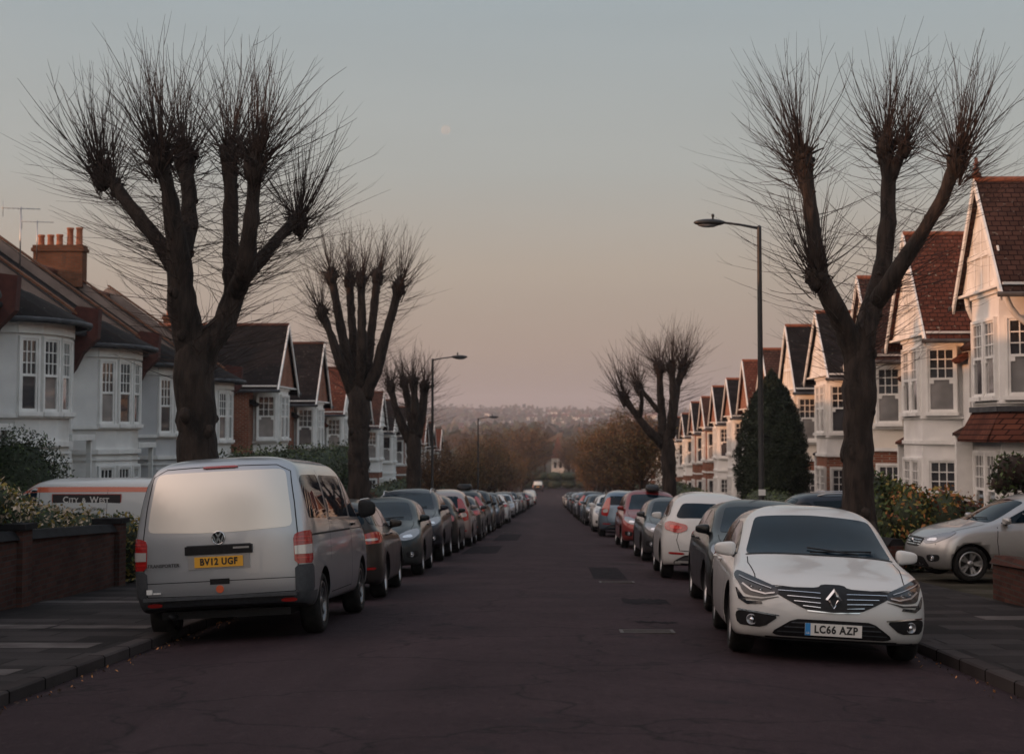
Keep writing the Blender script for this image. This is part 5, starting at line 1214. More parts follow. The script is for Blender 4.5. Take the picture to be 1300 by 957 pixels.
# third left tree
Y = 64.0; bx = x_at(526, Y); b0 = (bx, Y, pave_z(Y))
T = px_pts([(526,650,0,.34),(525,620,0,.30),(525,580,0,.28),(525,556,0,.28),(525,545,0,.1)], Y)
limbs = [px_pts([(520,560,0,.22),(508,535,-.2,.18),(500,510,-.2,.16),(496,492,-.2,.16)], Y), px_pts([(524,552,0,.22),(520,520,.3,.18),(513,485,.4,.17)], Y),
 px_pts([(526,552,0,.22),(527,520,-.4,.18),(525,486,-.5,.17)], Y), px_pts([(529,555,0,.24),(536,525,.1,.2),(539,492,.2,.18)], Y)]
K = [(at_y(px,py,Y+dy), r, w_) for px,py,dy,r,w_ in [(496,489,-.2,.28,1),(513,483,.4,.28,1),(525,483,-.5,.28,1),(539,489,.2,.3,1)]]
pollard('pollard_tree', b0, T, limbs, K, 'smaller pollarded tree with four heads, third along the left pavement', 75, 200, 1.8, .0125, 9, 1, .80)
# second right tree
Y = 62.0; bx = x_at(850, Y); b0 = (bx, Y, pave_z(Y))
T = px_pts([(851,654,0,.32),(850,630,0,.27),(849,600,0,.25),(848,570,0,.28),(846,558,0,.26),(846,546,0,.1)], Y)
limbs = [px_pts([(842,566,0,.20),(822,545,-.3,.17),(803,520,-.4,.15),(793,505,-.4,.14)], Y), px_pts([(842,556,0,.2),(840,525,.3,.18),(838,490,.4,.15),(837,468,.4,.15)], Y),
 px_pts([(836,522,.3,.11),(824,507,.5,.10),(811,491,.6,.11)], Y), px_pts([(850,556,0,.22),(855,520,-.3,.19),(855,490,-.4,.17),(852,467,-.4,.14)], Y),
 px_pts([(856,515,-.3,.16),(860,490,0,.15),(867,466,.2,.15)], Y), px_pts([(812,532,-.3,.1),(815,510,-1,.09),(813,495,-1.2,.09)], Y)]
K = [(at_y(px,py,Y+dy), r, w_) for px,py,dy,r,w_ in [(793,504,-.4,.25,.9),(811,490,.6,.24,.9),(837,465,.4,.28,1.1),(852,465,-.4,.25,1),(867,464,.2,.28,1.2)]]
pollard('pollard_tree', b0, T, limbs, K, 'mid-distance pollarded tree on the right pavement, left of the conifer', 95, 200, 2.35, .0115, 11, 1, .85)

# the avenue goes on behind the camera (seen only as reflections in paint and glass)
for src, x, y in ((0, -5.6, 5.0), (1, 5.3, 4.0), (1, -5.6, -14.0), (0, 5.3, -16.0)):
    c = copy_tree(POL[src]); c.location = (x, y, pave_z(y)); c.rotation_euler = (0, 0, 2.1+x); tag(c, 'bare pollarded tree of the same avenue beside or behind the camera', 'tree', 'avenue trees behind the camera')
# loose twiggy trees of the lower street and the valley: three kinds, then copies
def loose_tree(rng, H, cw, leafm, nleaf, size=.22, nbr=70):
    random.seed(rng); np.random.seed(rng); root = empty('street_tree'); m = MB()
    m.tube([(0,0,-.3),(.05,0,H*.12),(0,.06,H*.28),(.04,0,H*.5)], [H*.030,H*.024,H*.021,H*.014], 9); m.build('trunk', 'bark', root)
    m = MB(); tips = []
    for i in range(nbr):
        z = H*random.uniform(.2,.5); th = random.uniform(0,6.28); el_ = random.uniform(.25,1.45); L = H*random.uniform(.22,.5)*(1 if el_ > .7 else .8)
        d = Vector((math.cos(th)*math.cos(el_)*cw, math.sin(th)*math.cos(el_)*cw, math.sin(el_))); p = Vector((0,0,z)); pts = [p]
        for k in range(5): d = (d+Vector((random.gauss(0,.12),random.gauss(0,.12),.10))).normalized(); pts.append(pts[-1]+d*L/5)
        m.tube(pts, [H*.008*(1-.85*k/5) for k in range(6)], 4, 0, False); tips += pts[2:]
        for k in range(9):
            q = random.choice(pts[2:]); dd = (d+Vector((random.gauss(0,.7),random.gauss(0,.7),random.gauss(0,.4)))).normalized(); e = q+dd*H*random.uniform(.06,.14); m.tube([q, (q+e)/2+Vector((0,0,.05)), e], [H*.0028,H*.002,H*.001], 3, 0, False); tips += [e, (q+e)/2]
    T_ = np.array([tuple(t) for t in tips]); idx = np.random.randint(0, len(T_), nleaf); C = T_[idx]+np.random.normal(0, H*.022, (nleaf, 3))
    m.build('branches', 'twigred', root)
    quads('crown', C, size, leafm, np.random.randint(0, len(leafm), nleaf), root, .5)
    return root
protos = [loose_tree(21, 8, 1.0, ['rus1','rus3'], 7000, .075, 55), loose_tree(22, 9, .9, ['rus2','rus1'], 8000, .08, 60), loose_tree(23, 8.5, 1.1, ['rus3','rus2','rus1'], 7000, .075, 55)]
used = [False]*3
def place_tree(kind, x, y, h, label, group, rz=None, wide=1):
    global used
    o = protos[kind] if not used[kind] else copy_tree(protos[kind]); used[kind] = True
    s_ = h/8.5; o.scale = (s_*wide, s_*wide, s_); o.location = (x, y, (pave_z(y) if y < 900 else ter_z(x, y))-.05); o.rotation_euler = (0,0,rz if rz is not None else random.uniform(0,6.28)); tag(o, label, 'tree', group)
random.seed(77)
tl = [(0,-6.2,84,4.6),(2,-6.0,98,5.0),(1,-5.8,116,5.0),(0,-5.6,130,6.0),(2,-5.5,143,6.6),(1,-5.5,158,7),(0,-5.4,174,7),(2,-5.4,190,7),(0,-5.4,208,7),(1,-5.5,226,7)]
tr = [(1,5.0,90,6.4),(2,5.0,101,7.0),(2,4.9,112,7.2),(0,4.9,126,7.6),(1,5.0,140,8.4),(0,4.9,155,8.2),(1,4.9,170,8),(2,4.9,187,8),(0,4.9,205,8),(1,4.9,224,8)]
for nm, L_ in (('left', tl), ('right', tr)):
    for i, (k, x, y, h) in enumerate(L_):
        place_tree(k, x, y, h, 'loose-crowned twiggy tree on the %s pavement, %s of its kind from the near end' % (nm, ['first','second','third','fourth','fifth','sixth','seventh','eighth','ninth','last'][i]), 'twiggy trees lining the lower street')
far = []
for i in range(14):
    x = random.choice((-1, 1))*random.uniform(2.5, 26)-1; far.append((random.choice((0,1,2)), x, random.uniform(250, 420), random.uniform(8.5, 12)))
far += [(0,-5,345,15),(2,-13,330,13),(0,-22,300,11),(1,10,330,13),(2,17,300,12),(0,-6,430,16),(2,-14,440,15),(0,-22,430,14),(1,6,450,12),(1,13,420,13),(2,22,440,14),(0,-33,400,13),(1,-45,380,12),(1,34,430,14),(2,48,400,13),(0,-60,420,13),(2,62,430,13),(1,-2,470,10.5),(2,-80,440,14),(1,85,440,14)]
for k, x, y, h in far: place_tree(k, x, y, h, 'hazy russet tree in the valley at the foot of the street', 'far trees at the foot of the street', wide=1.25)

# ================================================================ SHRUBS AND HEDGES
def shrub(name, loc, blobs, n, size, mats, weights, label, cat='shrub', core='leafd', group=None, rng=1):
    np.random.seed(rng); random.seed(rng); root = empty(name, loc); m = MB()
    for (x,y,z,rx,ry,rz) in blobs:
        m.sphere((x,y,z), (rx*.80,ry*.80,rz*.80), 12, 0, .10)
    m.build('inner_branches', core, root)
    vol = np.array([b[3]*b[4]+b[4]*b[5]+b[3]*b[5] for b in blobs]); cnt = (vol/vol.sum()*n).astype(int); C = []
    for b, k in zip(blobs, cnt):
        d = np.random.normal(size=(k,3)); d /= np.linalg.norm(d, axis=1)[:,None]; rr = np.random.uniform(.74, 1.10, (k,1))+np.random.normal(0,.03,(k,1))
        C.append(np.array(b[:3])+d*rr*np.array(b[3:]))
    C = np.concatenate(C); C = C[C[:,2] > .0]
    quads('foliage', C, size, mats, np.random.choice(len(mats), len(C), p=weights), root, .55)
    return tag(root, label, cat, group)
def hedge_blobs(L, wd, h, step=.5, axis='y'):
    out = []; k = int(L/step)
    for i in range(k+1):
        t = -L/2+L*i/k
        for zz in (h*.28, h*.72):
            p = (random.uniform(-.05,.05), t, zz+random.uniform(-.04,.04)) if axis == 'y' else (t, random.uniform(-.05,.05), zz)
            out.append((*p, (wd if axis == 'y' else step*.8), (step*.8 if axis == 'y' else wd), h*.32))
    return out
random.seed(5)
# left: pale flowering hedge behind the near brick wall
bl = [(random.uniform(-.55,.15), -4+k*.46, 2.14-.071*k-.42+random.uniform(-.08,.10), .60, .45, .44) for k in range(17)]+[(random.uniform(-1,0), -4+k*.6, .45, .6, .5, .5) for k in range(14)]
shrub('hedge', (-7.95, 24.0, pave_z(24)), bl, 30000, .038, ['leafp','leafm','leafy','leafd'], [.40,.20,.20,.20], 'pale flowering hedge spilling over the near left brick wall', 'hedge', rng=4)
shrub('shrub', (-7.45, 27.9, pave_z(27.9)), [(0,0,.45,.5,.6,.5),(.05,-.3,.8,.45,.5,.4),(-.1,.5,.3,.45,.5,.35)], 3500, .04, ['leafy','leafm','leafd'], [.42,.3,.28], 'yellow-green shrub at the far end of the near left brick wall', rng=6)
shrub('shrub', (x_at(22,34.9), 34.9, pave_z(34.9)), [(0,0,1.5,1.15,.85,1.35),(-.9,0,1.2,1,.8,1.1)], 19000, .034, ['leafd','leafm'], [.85,.15], 'large dark rounded shrub in front of the leftmost house', rng=7)
shrub('shrub', (x_at(150,38), 38, pave_z(38)), [(0,0,.9,1.2,.8,.85),(1,.3,.7,.8,.7,.7)], 4000, .04, ['leafd','leafm'], [.8,.2], 'low dark shrub behind the orange and white van', rng=8)
shrub('hedge', (-8.0, 53, pave_z(53)), hedge_blobs(26,.6,3.0,.8), 24000, .05, ['leafd','leafm'], [.7,.3], 'tall green hedge behind the roof of the silver van', 'hedge', rng=9)
shrub('shrub', (-7.8, 56.5, pave_z(56.5)), [(0,0,.6,.8,2.2,.7),(0,1.5,.7,.7,1,.7)], 4500, .045, ['leafm','leafy','leafd'], [.4,.25,.35], 'olive shrub beyond the green hedge on the left', rng=10)
shrub('shrub', (-8.3, 66, pave_z(66)), [(0,0,1.0,1.0,2.2,1.0),(.3,2,.8,.8,1.5,.8)], 4500, .055, ['leafr','leafd','rus3'], [.3,.4,.3], 'dark reddish shrub in front of the houses behind the third left tree', rng=11)
shrub('hedge', (-7.9, 84, pave_z(84)), hedge_blobs(22,.7,2.2,.9), 8000, .07, ['leafd','rus2','leafm'], [.6,.25,.15], 'long dark hedge below the nearer left lamp post', 'hedge', rng=12)
shrub('hedge', (-7.9, 120, pave_z(120)), hedge_blobs(40,.9,2.6,1.5), 8000, .09, ['leafd','rus2'], [.6,.4], 'farthest long hedge on the left side', 'hedge', rng=13)
# right
shrub('hedge', (7.2, 49.3, pave_z(49.3)), hedge_blobs(17,.6,1.45,.6), 16000, .04, ['leafm','leafd'], [.4,.6], 'clipped green hedge in front of the conifer on the right', 'hedge', rng=14)
shrub('shrub', (7.0, 57.5, pave_z(57.5)), [(0,0,.6,.8,1.2,.75)], 3500, .045, ['leafm','leafy','leafd'], [.55,.2,.25], 'yellow-green clipped shrub at the far end of the right hedge', rng=15)
shrub('shrub', (x_at(1135,33.5), 33.5, pave_z(33.5)), [(0,0,.85,.75,.8,.85),(-.3,.3,1.35,.6,.6,.6),(.3,-.2,.5,.6,.6,.5),(.2,-.1,1.2,.5,.5,.5)], 5200, .06, ['leafm','leafd','leafy'], [.5,.35,.15], 'leafy green bush right of the big right-hand trunk', rng=16)
shrub('shrub', (x_at(1180,33), 33, pave_z(33)), [(-.4,0,1.05,.55,.6,.65),(.3,0,1.05,.6,.6,.6),(.1,.2,.45,.9,.7,.5)], 3200, .055, ['leafo','leafy','leafr','leafm'], [.26,.24,.10,.40], 'orange autumnal bush between the green bush and the silver car', core='leafd', rng=17)
shrub('shrub', (x_at(1222,33), 33, pave_z(33)), [(0,0,.9,.55,.5,.6),(.6,0,.7,.5,.5,.55),(-.3,0,.5,.6,.5,.5)], 1800, .05, ['leafr','leafd','leafo'], [.5,.35,.15], 'dark red bush behind the bonnet of the silver car', core='leafd', rng=18)
shrub('shrub', (x_at(1278,31.5), 31.5, pave_z(31.5)), [(0,0,.9,.55,.5,.55),(.5,0,.8,.5,.5,.6)], 3200, .04, ['leafd','leafm'], [.8,.2], 'low dark green bush above the silver car at the right edge', rng=19)
shrub('shrub', (x_at(1288,32.5), 32.5, pave_z(32.5)), [(0,0,2.0,.45,.4,.35),(-.2,.1,1.75,.3,.3,.25),(.35,0,1.7,.3,.3,.3),(0,0,1.0,.06,.06,1.0)], 900, .055, ['leafd','leafm','rus3'], [.5,.3,.2], 'thin open shrub against the white bay at the right edge', core='twig', rng=20)
shrub('hedge', (7.4, 84, pave_z(84)), hedge_blobs(34,.9,1.7,1.1), 9000, .07, ['leafd','rus2','leafm'], [.5,.2,.3], 'long dark hedge on the right beyond the clipped one', 'hedge', rng=22)
shrub('hedge', (7.4, 130, pave_z(130)), hedge_blobs(44,1.0,2.4,1.6), 8000, .09, ['leafd','rus2'], [.6,.4], 'farthest long hedge on the right side', 'hedge', rng=23)
shrub('shrub', (x_at(822,70), 70, pave_z(70)), [(0,0,.7,.6,.8,.8),(.4,.3,1.1,.4,.5,.4)], 1500, .06, ['leafr','leafd'], [.5,.5], 'small dark reddish shrub at the foot of the mid-distance right tree', rng=24)
# cone-shaped conifer
def conifer(x, y, H, rad, label):
    np.random.seed(31); random.seed(31); root = empty('conifer', (x, y, pave_z(y))); m = MB(); m.tube([(0,0,-.2),(0,0,H*.8)], [.16,.05], 8); m.build('trunk', 'bark', root)
    m = MB(); prof = lambda t: rad*min(1, (.55+1.2*t)**.7 if t < .3 else 1)*(1-((t-.30)/.70)**2.7 if t > .30 else 1)
    m.lathe([(max(.02, prof(i/12)*.82), .1+H*.97*i/12) for i in range(13)], 16, 'z', (0,0,0), 0)
    for i in range(len(m.v)): v = m.v[i]; k = random.uniform(.9,1.08); m.v[i] = (v[0]*k, v[1]*k, v[2])
    m.build('inner_branches', 'leafd', root)
    n = 44000; t = np.random.beta(1.1,1.25,n); th = np.random.uniform(0,2*np.pi,n); lump = 1+.05*np.sin(th*5+t*9)+.05*np.sin(th*11-t*31)+.05*np.sin(t*60+th*3)
    rr = np.array([prof(a) for a in t])*lump*np.random.uniform(.86,1.02,n); C = np.stack([rr*np.cos(th), rr*np.sin(th), .08+H*t+np.random.normal(0,.05,n)], 1)
    quads('foliage', C, .05, ['conif','leafd'], np.random.choice(2, n, p=[.75,.25]), root, .4)
    tag(root, label, 'conifer')
conifer(x_at(980,57), 57, 5.75, 1.27, 'dense dark cone-shaped conifer behind the right lamp post')

# ================================================================ GARDEN WALLS
def garden_wall(x, y0, y1, h, label, th=.24, cope='lead', end_pier=None):
    e = empty('garden_wall', (x, (y0+y1)/2, pave_z((y0+y1)/2))); n = max(1, int((y1-y0)/2.5)); m = MB(); cp = MB(); yc = (y0+y1)/2
    for k in range(n):
        a, b = y0+(y1-y0)*k/n, y0+(y1-y0)*(k+1)/n; da, db = pave_z(a)-pave_z(yc), pave_z(b)-pave_z(yc)
        m.hexa([(-th/2,a-yc,da-.2),(th/2,a-yc,da-.2),(th/2,b-yc,db-.2),(-th/2,b-yc,db-.2),(-th/2,a-yc,da+h),(th/2,a-yc,da+h),(th/2,b-yc,db+h),(-th/2,b-yc,db+h)])
        t2 = th/2+.05
        cp.hexa([(-t2,a-yc,da+h),(t2,a-yc,da+h),(t2,b-yc,db+h),(-t2,b-yc,db+h),(-t2*.5,a-yc,da+h+.12),(t2*.5,a-yc,da+h+.12),(t2*.5,b-yc,db+h+.12),(-t2*.5,b-yc,db+h+.12)])
    m.build('brickwork', 'gbrick', e, fix=True); cp.build('coping', cope, e, fix=True)
    for yp in (end_pier or ()):
        d = pave_z(yp)-pave_z(yc); m = MB(); m.box(-.2,.2,yp-yc-.2,yp-yc+.2,d-.2,d+h+.14,0); m.box(-.25,.25,yp-yc-.25,yp-yc+.25,d+h+.14,d+h+.22,1); m.build('pier', ['gbrick',cope], e, fix=True)
    tag(e, label, 'wall')
M['cope'] = noise_mix('engineering_brick_coping', (.010,.010,.011), (.020,.020,.022), 5, .8, spec=.12)
garden_wall(-7.32, 14, 26.9, .90, 'low brick garden wall with dark coping at the left foreground', cope='cope', end_pier=(21.9, 26.8))
garden_wall(6.55, 15.5, 23.9, .52, 'low brick garden wall at the right edge in front of the silver car', cope='gbrick', th=.22)
garden_wall(6.6, 31.2, 34.3, .55, 'short low brick wall under the orange and green bushes on the right', cope='cope')
garden_wall(6.6, 38.6, 62, .62, 'low brick wall under the clipped green hedge on the right', cope='cope')
garden_wall(-7.4, 37, 62, .6, 'low brick wall under the green hedge on the left', cope='cope')
garden_wall(6.6, 66, 128, .7, 'long low brick wall along the right-hand gardens farther down', cope='cope')
garden_wall(-7.4, 66, 128, .7, 'long low brick wall along the left-hand gardens farther down', cope='cope')

# ================================================================ LAMP POSTS
def lamp(x, y, H, arm, sgn, label):
    e = empty('street_lamp', (x, y, pave_z(y))); m = MB()
    m.lathe([(.085,-.05),(.085,.9),(.078,1.25),(.058,1.32),(.055,H*.6),(.046,H-.05),(.046,H),(.02,H+.03)], 14, 'z', (0,0,0), 0); m.build('post', 'black', e, fix=True)
    m = MB(); m.tube([(0,0,H-.03),(sgn*.12,0,H-.01),(sgn*arm*.5,0,H+.04),(sgn*arm,0,H+.09)], [.035,.03,.026,.026], 8); m.build('arm', 'black', e)
    m = MB(); m.sphere((sgn*(arm+.27),0,H+.09), (.33,.13,.075), 16, 0); o = m.build('lamp_head', 'black', e)
    m = MB(); m.sphere((sgn*(arm+.30),0,H+.045), (.22,.10,.06), 12, 0); m.build('lens', 'lampglass', o)
    m = MB(); m.lathe([(.02,0),(.02,.05),(.03,.06),(.03,.11),(.01,.12)], 8, 'z', (sgn*(arm+.2),0,H+.15), 0); m.build('photocell', 'black', o)
    tag(e, label, 'street lamp', 'street lamps')
    return e
def lamp_px(px, top, y, ax, label):
    x = x_at(px, y); z = at_y(px, top, y).z; H = z-pave_z(y); arm = abs(x_at(ax, y)-x); sg = 1 if ax > px else -1; return lamp(x, y, H, arm-.55, sg, label)
e = lamp_px(966, 288, 33.0, 885, 'tall black street lamp with its arm reaching left over the right-hand cars')
m = MB(); m.box(-.07,.07,-.10,-.085,1.5,1.62); m.build('notice_plate', 'white2', e)
lamp_px(549, 456, 64.0, 592, 'black street lamp on the left pavement with its arm to the right, nearer one')
lamp_px(607, 531, 104.0, 632, 'farther small black street lamp on the left, in front of the russet trees')
# ================================================================ VEHICLES
PA = dict(white=paint('paint_white', (.56,.56,.55), .0, .3), silver=paint('paint_silver', (.40,.415,.44), .7, .30), silver2=paint('paint_pale_silver', (.42,.42,.42), .7, .34),
 black=paint('paint_black', (.005,.006,.007), 0, .3, .45), teal=paint('paint_dark_teal', (.004,.011,.014), 0, .3, .45), navy=paint('paint_navy', (.006,.010,.020), 0, .3, .45),
 brown=paint('paint_dark_bronze', (.022,.017,.015), .3, .3, .6), red=paint('paint_red', (.20,.016,.014), .3, .3), grey=paint('paint_grey', (.040,.042,.046), .5, .32, .6),
 blue=paint('paint_light_blue', (.13,.19,.25), .6, .32), rose=paint('paint_rose_silver', (.30,.25,.24), .6, .34))
def place(root, x, y, yaw, scale=None, on='road'):
    zf = road_z if on == 'road' else (lambda x, y: pave_z(y))
    n = Vector((2*CAM*(x-XC) if on == 'road' else 0, .038 if y < 230 else .01, 1)).normalized()
    f = Matrix.Rotation(yaw, 3, 'Z') @ Vector((0,1,0)); r = f.cross(n).normalized(); f = n.cross(r)
    Mx = Matrix((r, f, n)).transposed().to_4x4(); root.rotation_euler = Mx.to_euler(); root.location = (x, y, zf(x, y))
    if scale: root.scale = scale
def repaint(root, mat):
    for o in KIDS.get(root.name, []):
        if o.type == 'MESH' and o.name.split('.')[0] in ('body','wing_mirror','door_handle') and len(o.material_slots) and o.data.materials[0] and o.data.materials[0].name.startswith('paint'):
            o.material_slots[0].link = 'OBJECT'; o.material_slots[0].material = mat
A = math.pi
van = panel_van(PA['silver'], name='panel_van'); place(van.root, -3.43, 19.6, R(-1.2), (1.0,1.0,1.0))
tag(van.root, 'silver panel van with an orange rear number plate, nearest on the left', 'van')
wh = white_hatch(PA['white']); place(wh.root, 2.68, 17.3, A-R(2.6), (1.0,1.0,.985)); tag(wh.root, 'white hatchback with a large diamond badge, facing the camera, nearest on the right', 'car')
# white and orange van in the drive on the left
cw = panel_van(PA['white'], detail=False, side_win=False, roofm='orange', name='panel_van'); cw.root.location = (-9.78, 33.0, pave_z(33)); cw.root.rotation_euler = (0,0,R(90)); cw.root.scale = (.90,.86,.93)
tag(cw.root, 'white van with orange roof band and dark side sign behind the left brick wall', 'van')
l, _ = cw.hit((-1,-.57,1.55),(-1,0,0)); xs_ = l.x
m = MB(); m.box(xs_-.012,xs_+.05,-.57-.81,-.57+.81,1.40,1.66,0); m.box(xs_-.016,xs_+.05,-.57-.79,-.57+.79,1.415,1.645,1); sg_ = m.build('side_sign', ['signred','sign'], cw.root, fix=True)
def compose(parts, x, y, z, right, mat, parent, name):
    ms = []; wd = 0
    for t, sz in parts:
        if t == ' ': wd += sz; continue
        me = text_mb(t, sz, .002, .003, 1.0, 'LEFT'); co = [v.co for v in me.vertices]; x0 = min(c.x for c in co); x1 = max(c.x for c in co); y0 = min(c.y for c in co)
        me.transform(Matrix.Translation((wd-x0, -y0, 0))); ms.append(me); wd += x1-x0+.022
    r = Vector(right); u = Vector((0,0,1)); n = r.cross(u); Mx = Matrix((r,u,n)).transposed().to_4x4(); Mx.translation = Vector((x,y,z))-r*wd/2
    bm = bmesh.new()
    for me in ms: me.transform(Mx); bm.from_mesh(me)
    me = bpy.data.meshes.new(name); bm.to_mesh(me); me.materials.append(M[mat]); link(bpy.data.objects.new(name, me), parent)
compose([('C',.19),('ITY',.15),(' ',.06),('&',.15),(' ',.06),('W',.19),('EST',.15)], xs_-.019, -.57, 1.468, (0,-1,0), 'signtext', sg_, 'sign_lettering')
l, _ = cw.hit((-1,-.57,1.30),(-1,0,0)); put_text('small_lettering', 'CONSUMPTION LAMP SUPPLIES', .078, 'greytext', cw.root, (l.x-.012,-.60,1.335), (0,-1,0), (0,0,1), sx=.80)

Tid = lambda y, z: (y, z)
Tsuv = lambda y, z: (y*1.03, z+.13+max(0, z-.9)*.10)
Tmpv = lambda y, z: (y*.98-(.22*min(1,max(0,z-.9)/.5) if y < -1.2 else 0), z*1.02+max(0, z-.9)*.26)
Tsml = lambda y, z: (y*.90, z+max(0, z-.9)*.06)
Test = lambda y, z: (y*1.03-(.30*min(1,max(0,z-.95)/.4) if y < -1.0 else 0), z-max(0, z-.9)*.02)
SGE = [SG[0], [(-.50,1.055),(-1.28,1.08),(-1.30,1.335),(-.90,1.355),(-.52,1.357)], [(-1.35,1.08),(-1.78,1.115),(-1.66,1.28),(-1.37,1.33)]]
g_h = generic('parked_car', Tid, PA['teal'], 'mid', dict(chrome=1))
g_s = generic('parked_car', Tsuv, PA['navy'], 'tall', dict(chrome=1, gw=.5), wr=.345, rails=True, mats=dict(bumper='blackpl', bumpz=(.42,-9,9)), wbase=(1.36,-1.38))
g_m = generic('parked_car', Tmpv, PA['rose'], 'tall', {}, wbase=(1.32,-1.34), mats=dict(wk=.10))
g_l = generic('parked_car', Tsml, PA['white'], 'box', {}, wr=.30, wbase=(1.20,-1.22))
g_e = generic('parked_car', Test, PA['brown'], 'box', dict(chrome=1), sg=SGE, rails=True)
g_k = generic('parked_car', lambda y, z: (y*.98, z*1.04+max(0, z-.9)*.10), PA['white'], 'mid', dict(chrome=1), wr=.335)
KINDS = dict(h=g_h, s=g_s, m=g_m, l=g_l, e=g_e, k=g_k); usedk = set()
GC = {'L': 'cars parked along the left kerb', 'R': 'cars parked along the right kerb'}
def car(k, col, x, y, away, label, yaw=0, side='L', group=True, scale=None, on='road'):
    src = KINDS[k].root
    if k not in usedk: usedk.add(k); r = src
    else: r = copy_tree(src)
    repaint(r, PA[col]); place(r, x, y, (0 if away else A)+R(yaw), scale, on); tag(r, label, 'car', GC[side] if group else None); return r
van.root['group'] = GC['L']; wh.root['group'] = GC['R']
car('e','brown', -3.36, 25.45, True, 'dark bronze estate car just ahead of the silver van', 1)
car('h','teal', -3.34, 32.2, False, 'dark teal hatchback facing the camera, second car beyond the silver van', 1)
car('s','navy', -3.36, 38.6, False, 'dark blue tall car with silver roof rails facing the camera behind the teal hatchback')
car('l','black', -3.30, 43.6, True, 'small black hatchback with red tail lights, seen from behind, beyond the dark blue car')
car('m','rose', -3.20, 48.6, True, 'pale silver people carrier with tall red lights, seen from behind on the left')
rest = [('h','grey',True),('s','black',True),('m','black',False),('l','navy',False),('k','grey',False),('h','white',True),('e','black',True),('l','silver',False),('s','brown',True),('h','white',False),('m','navy',False),('l','silver',True),('h','black',True),('e','silver2',False),('k','grey',True),('h','blue',False),('s','black',True),('l','white',True),('h','grey',False),('m','silver',True),('h','navy',True),('l','rose',False),('e','black',True),('k','silver2',True),('h','silver',False)]
NM = dict(rose='dull rose-silver', black='black', grey='dark grey', blue='light blue', white='white', red='red', silver='silver', silver2='pale silver', navy='navy', teal='dark teal', brown='bronze')
KN = dict(h='hatchback', s='tall four-wheel-drive', m='people carrier', l='small hatchback', k='large hatchback', e='estate car')
OR = ['sixth','seventh','eighth','ninth','tenth','eleventh','twelfth','thirteenth','fourteenth','fifteenth','sixteenth','seventeenth','eighteenth','nineteenth','twentieth','twenty-first','twenty-second','twenty-third','twenty-fourth','twenty-fifth','twenty-sixth','twenty-seventh','twenty-eighth','twenty-ninth','thirtieth','thirty-first','thirty-second']
y = 54.2; random.seed(12)
for i, (k, c_, aw) in enumerate(rest):
    car(k, c_, -3.15+random.uniform(-.1,.1), y, aw, '%s %s parked on the left, %s car beyond the silver van' % (NM[c_], KN[k], OR[i]), random.uniform(-1,1)); y += random.uniform(5.3, 6.9)+(5 if i in (6, 14) else 0)
LY = y
car('h','black', 2.93, 22.9, False, 'black hatchback facing the camera directly behind the nearest white hatchback', -1, 'R')
car('k','white', 2.92, 31.5, True, 'white car seen from behind with red lights and a yellow plate on the right', -1, 'R')
car('h','grey', 2.95, 39.0, False, 'dark grey hatchback facing the camera, partly hidden by the white car seen from behind', .5, 'R')
rc = car('m','red', 2.85, 48.0, False, 'red people carrier with a roof box, facing the camera on the right', 1, 'R')
rr = [('m','blue',True,59.8),('l','white',False,69.0),('l','white',False,75.5)]
y = 60.0
rest = [('m','blue',True),('l','white',False),('h','white',False),('h','black',False),('l','blue',False),('s','navy',True),('h','silver',True),('h','navy',False),('m','blue',True),('l','black',True),('e','grey',False),('h','blue',True),('k','silver',False),('l','navy',True),('h','white',True),('s','black',False),('h','silver2',True),('m','grey',False),('l','rose',True),('h','black',True),('e','blue',False),('h','white',False),('l','silver',True),('h','navy',True)]
for i, (k, c_, aw) in enumerate(rest):
    car(k, c_, 2.60-min(.25, i*.03)+random.uniform(-.08,.08), y, aw, '%s %s parked on the right, %s car beyond the nearest white hatchback' % (NM[c_], KN[k], (['fifth']+OR)[i]), random.uniform(-1,1), 'R'); y += random.uniform(5.6, 7.2)+(5 if i in (7, 15) else 0)
# roof load on the red car, a thing of its own
def roof_box(x, y, z, yaw, label, s=1):
    e = empty('roof_box', (x, y, z)); m = MB(); vs = []; fs = []; prof = [(-.95,.06,.16),(-.8,.22,.30),(0,.26,.36),(.7,.22,.34),(.95,.10,.26)]
    for yy_, h, w_ in prof:
        vs += [(-w_,yy_,0),(-w_*1.02,yy_,h*.5),(-w_*.8,yy_,h),(w_*.8,yy_,h),(w_*1.02,yy_,h*.5),(w_,yy_,0)]
    for i in range(4):
        for k in range(6): fs.append((i*6+k, i*6+(k+1)%6, (i+1)*6+(k+1)%6, (i+1)*6+k))
    fs += [tuple(range(6)), tuple(24+k for k in range(5,-1,-1))]; m.add(vs, fs, 0, True); m.build('shell', 'blackpl', e, fix=True)
    m = MB()
    for yy_ in (-.5,.5): m.tube([(-.55,yy_,-.03),(.55,yy_,-.03)], .018, 6)
    m.build('rack_bar', 'alloy', e); e.rotation_euler = (math.atan(-.038),0,yaw); e.scale = (s,s,s); tag(e, label, 'roof box')
roof_box(3.0, 48.4, road_z(2.9,48.4)+1.71, A, 'dark roof box on a rack over the red people carrier', .55)
p = 53.9; roof_box(-3.25, 60.6, road_z(-3.2,60.6)+1.72, 0, 'dark roof box on the black four-wheel-drive on the left', .8)
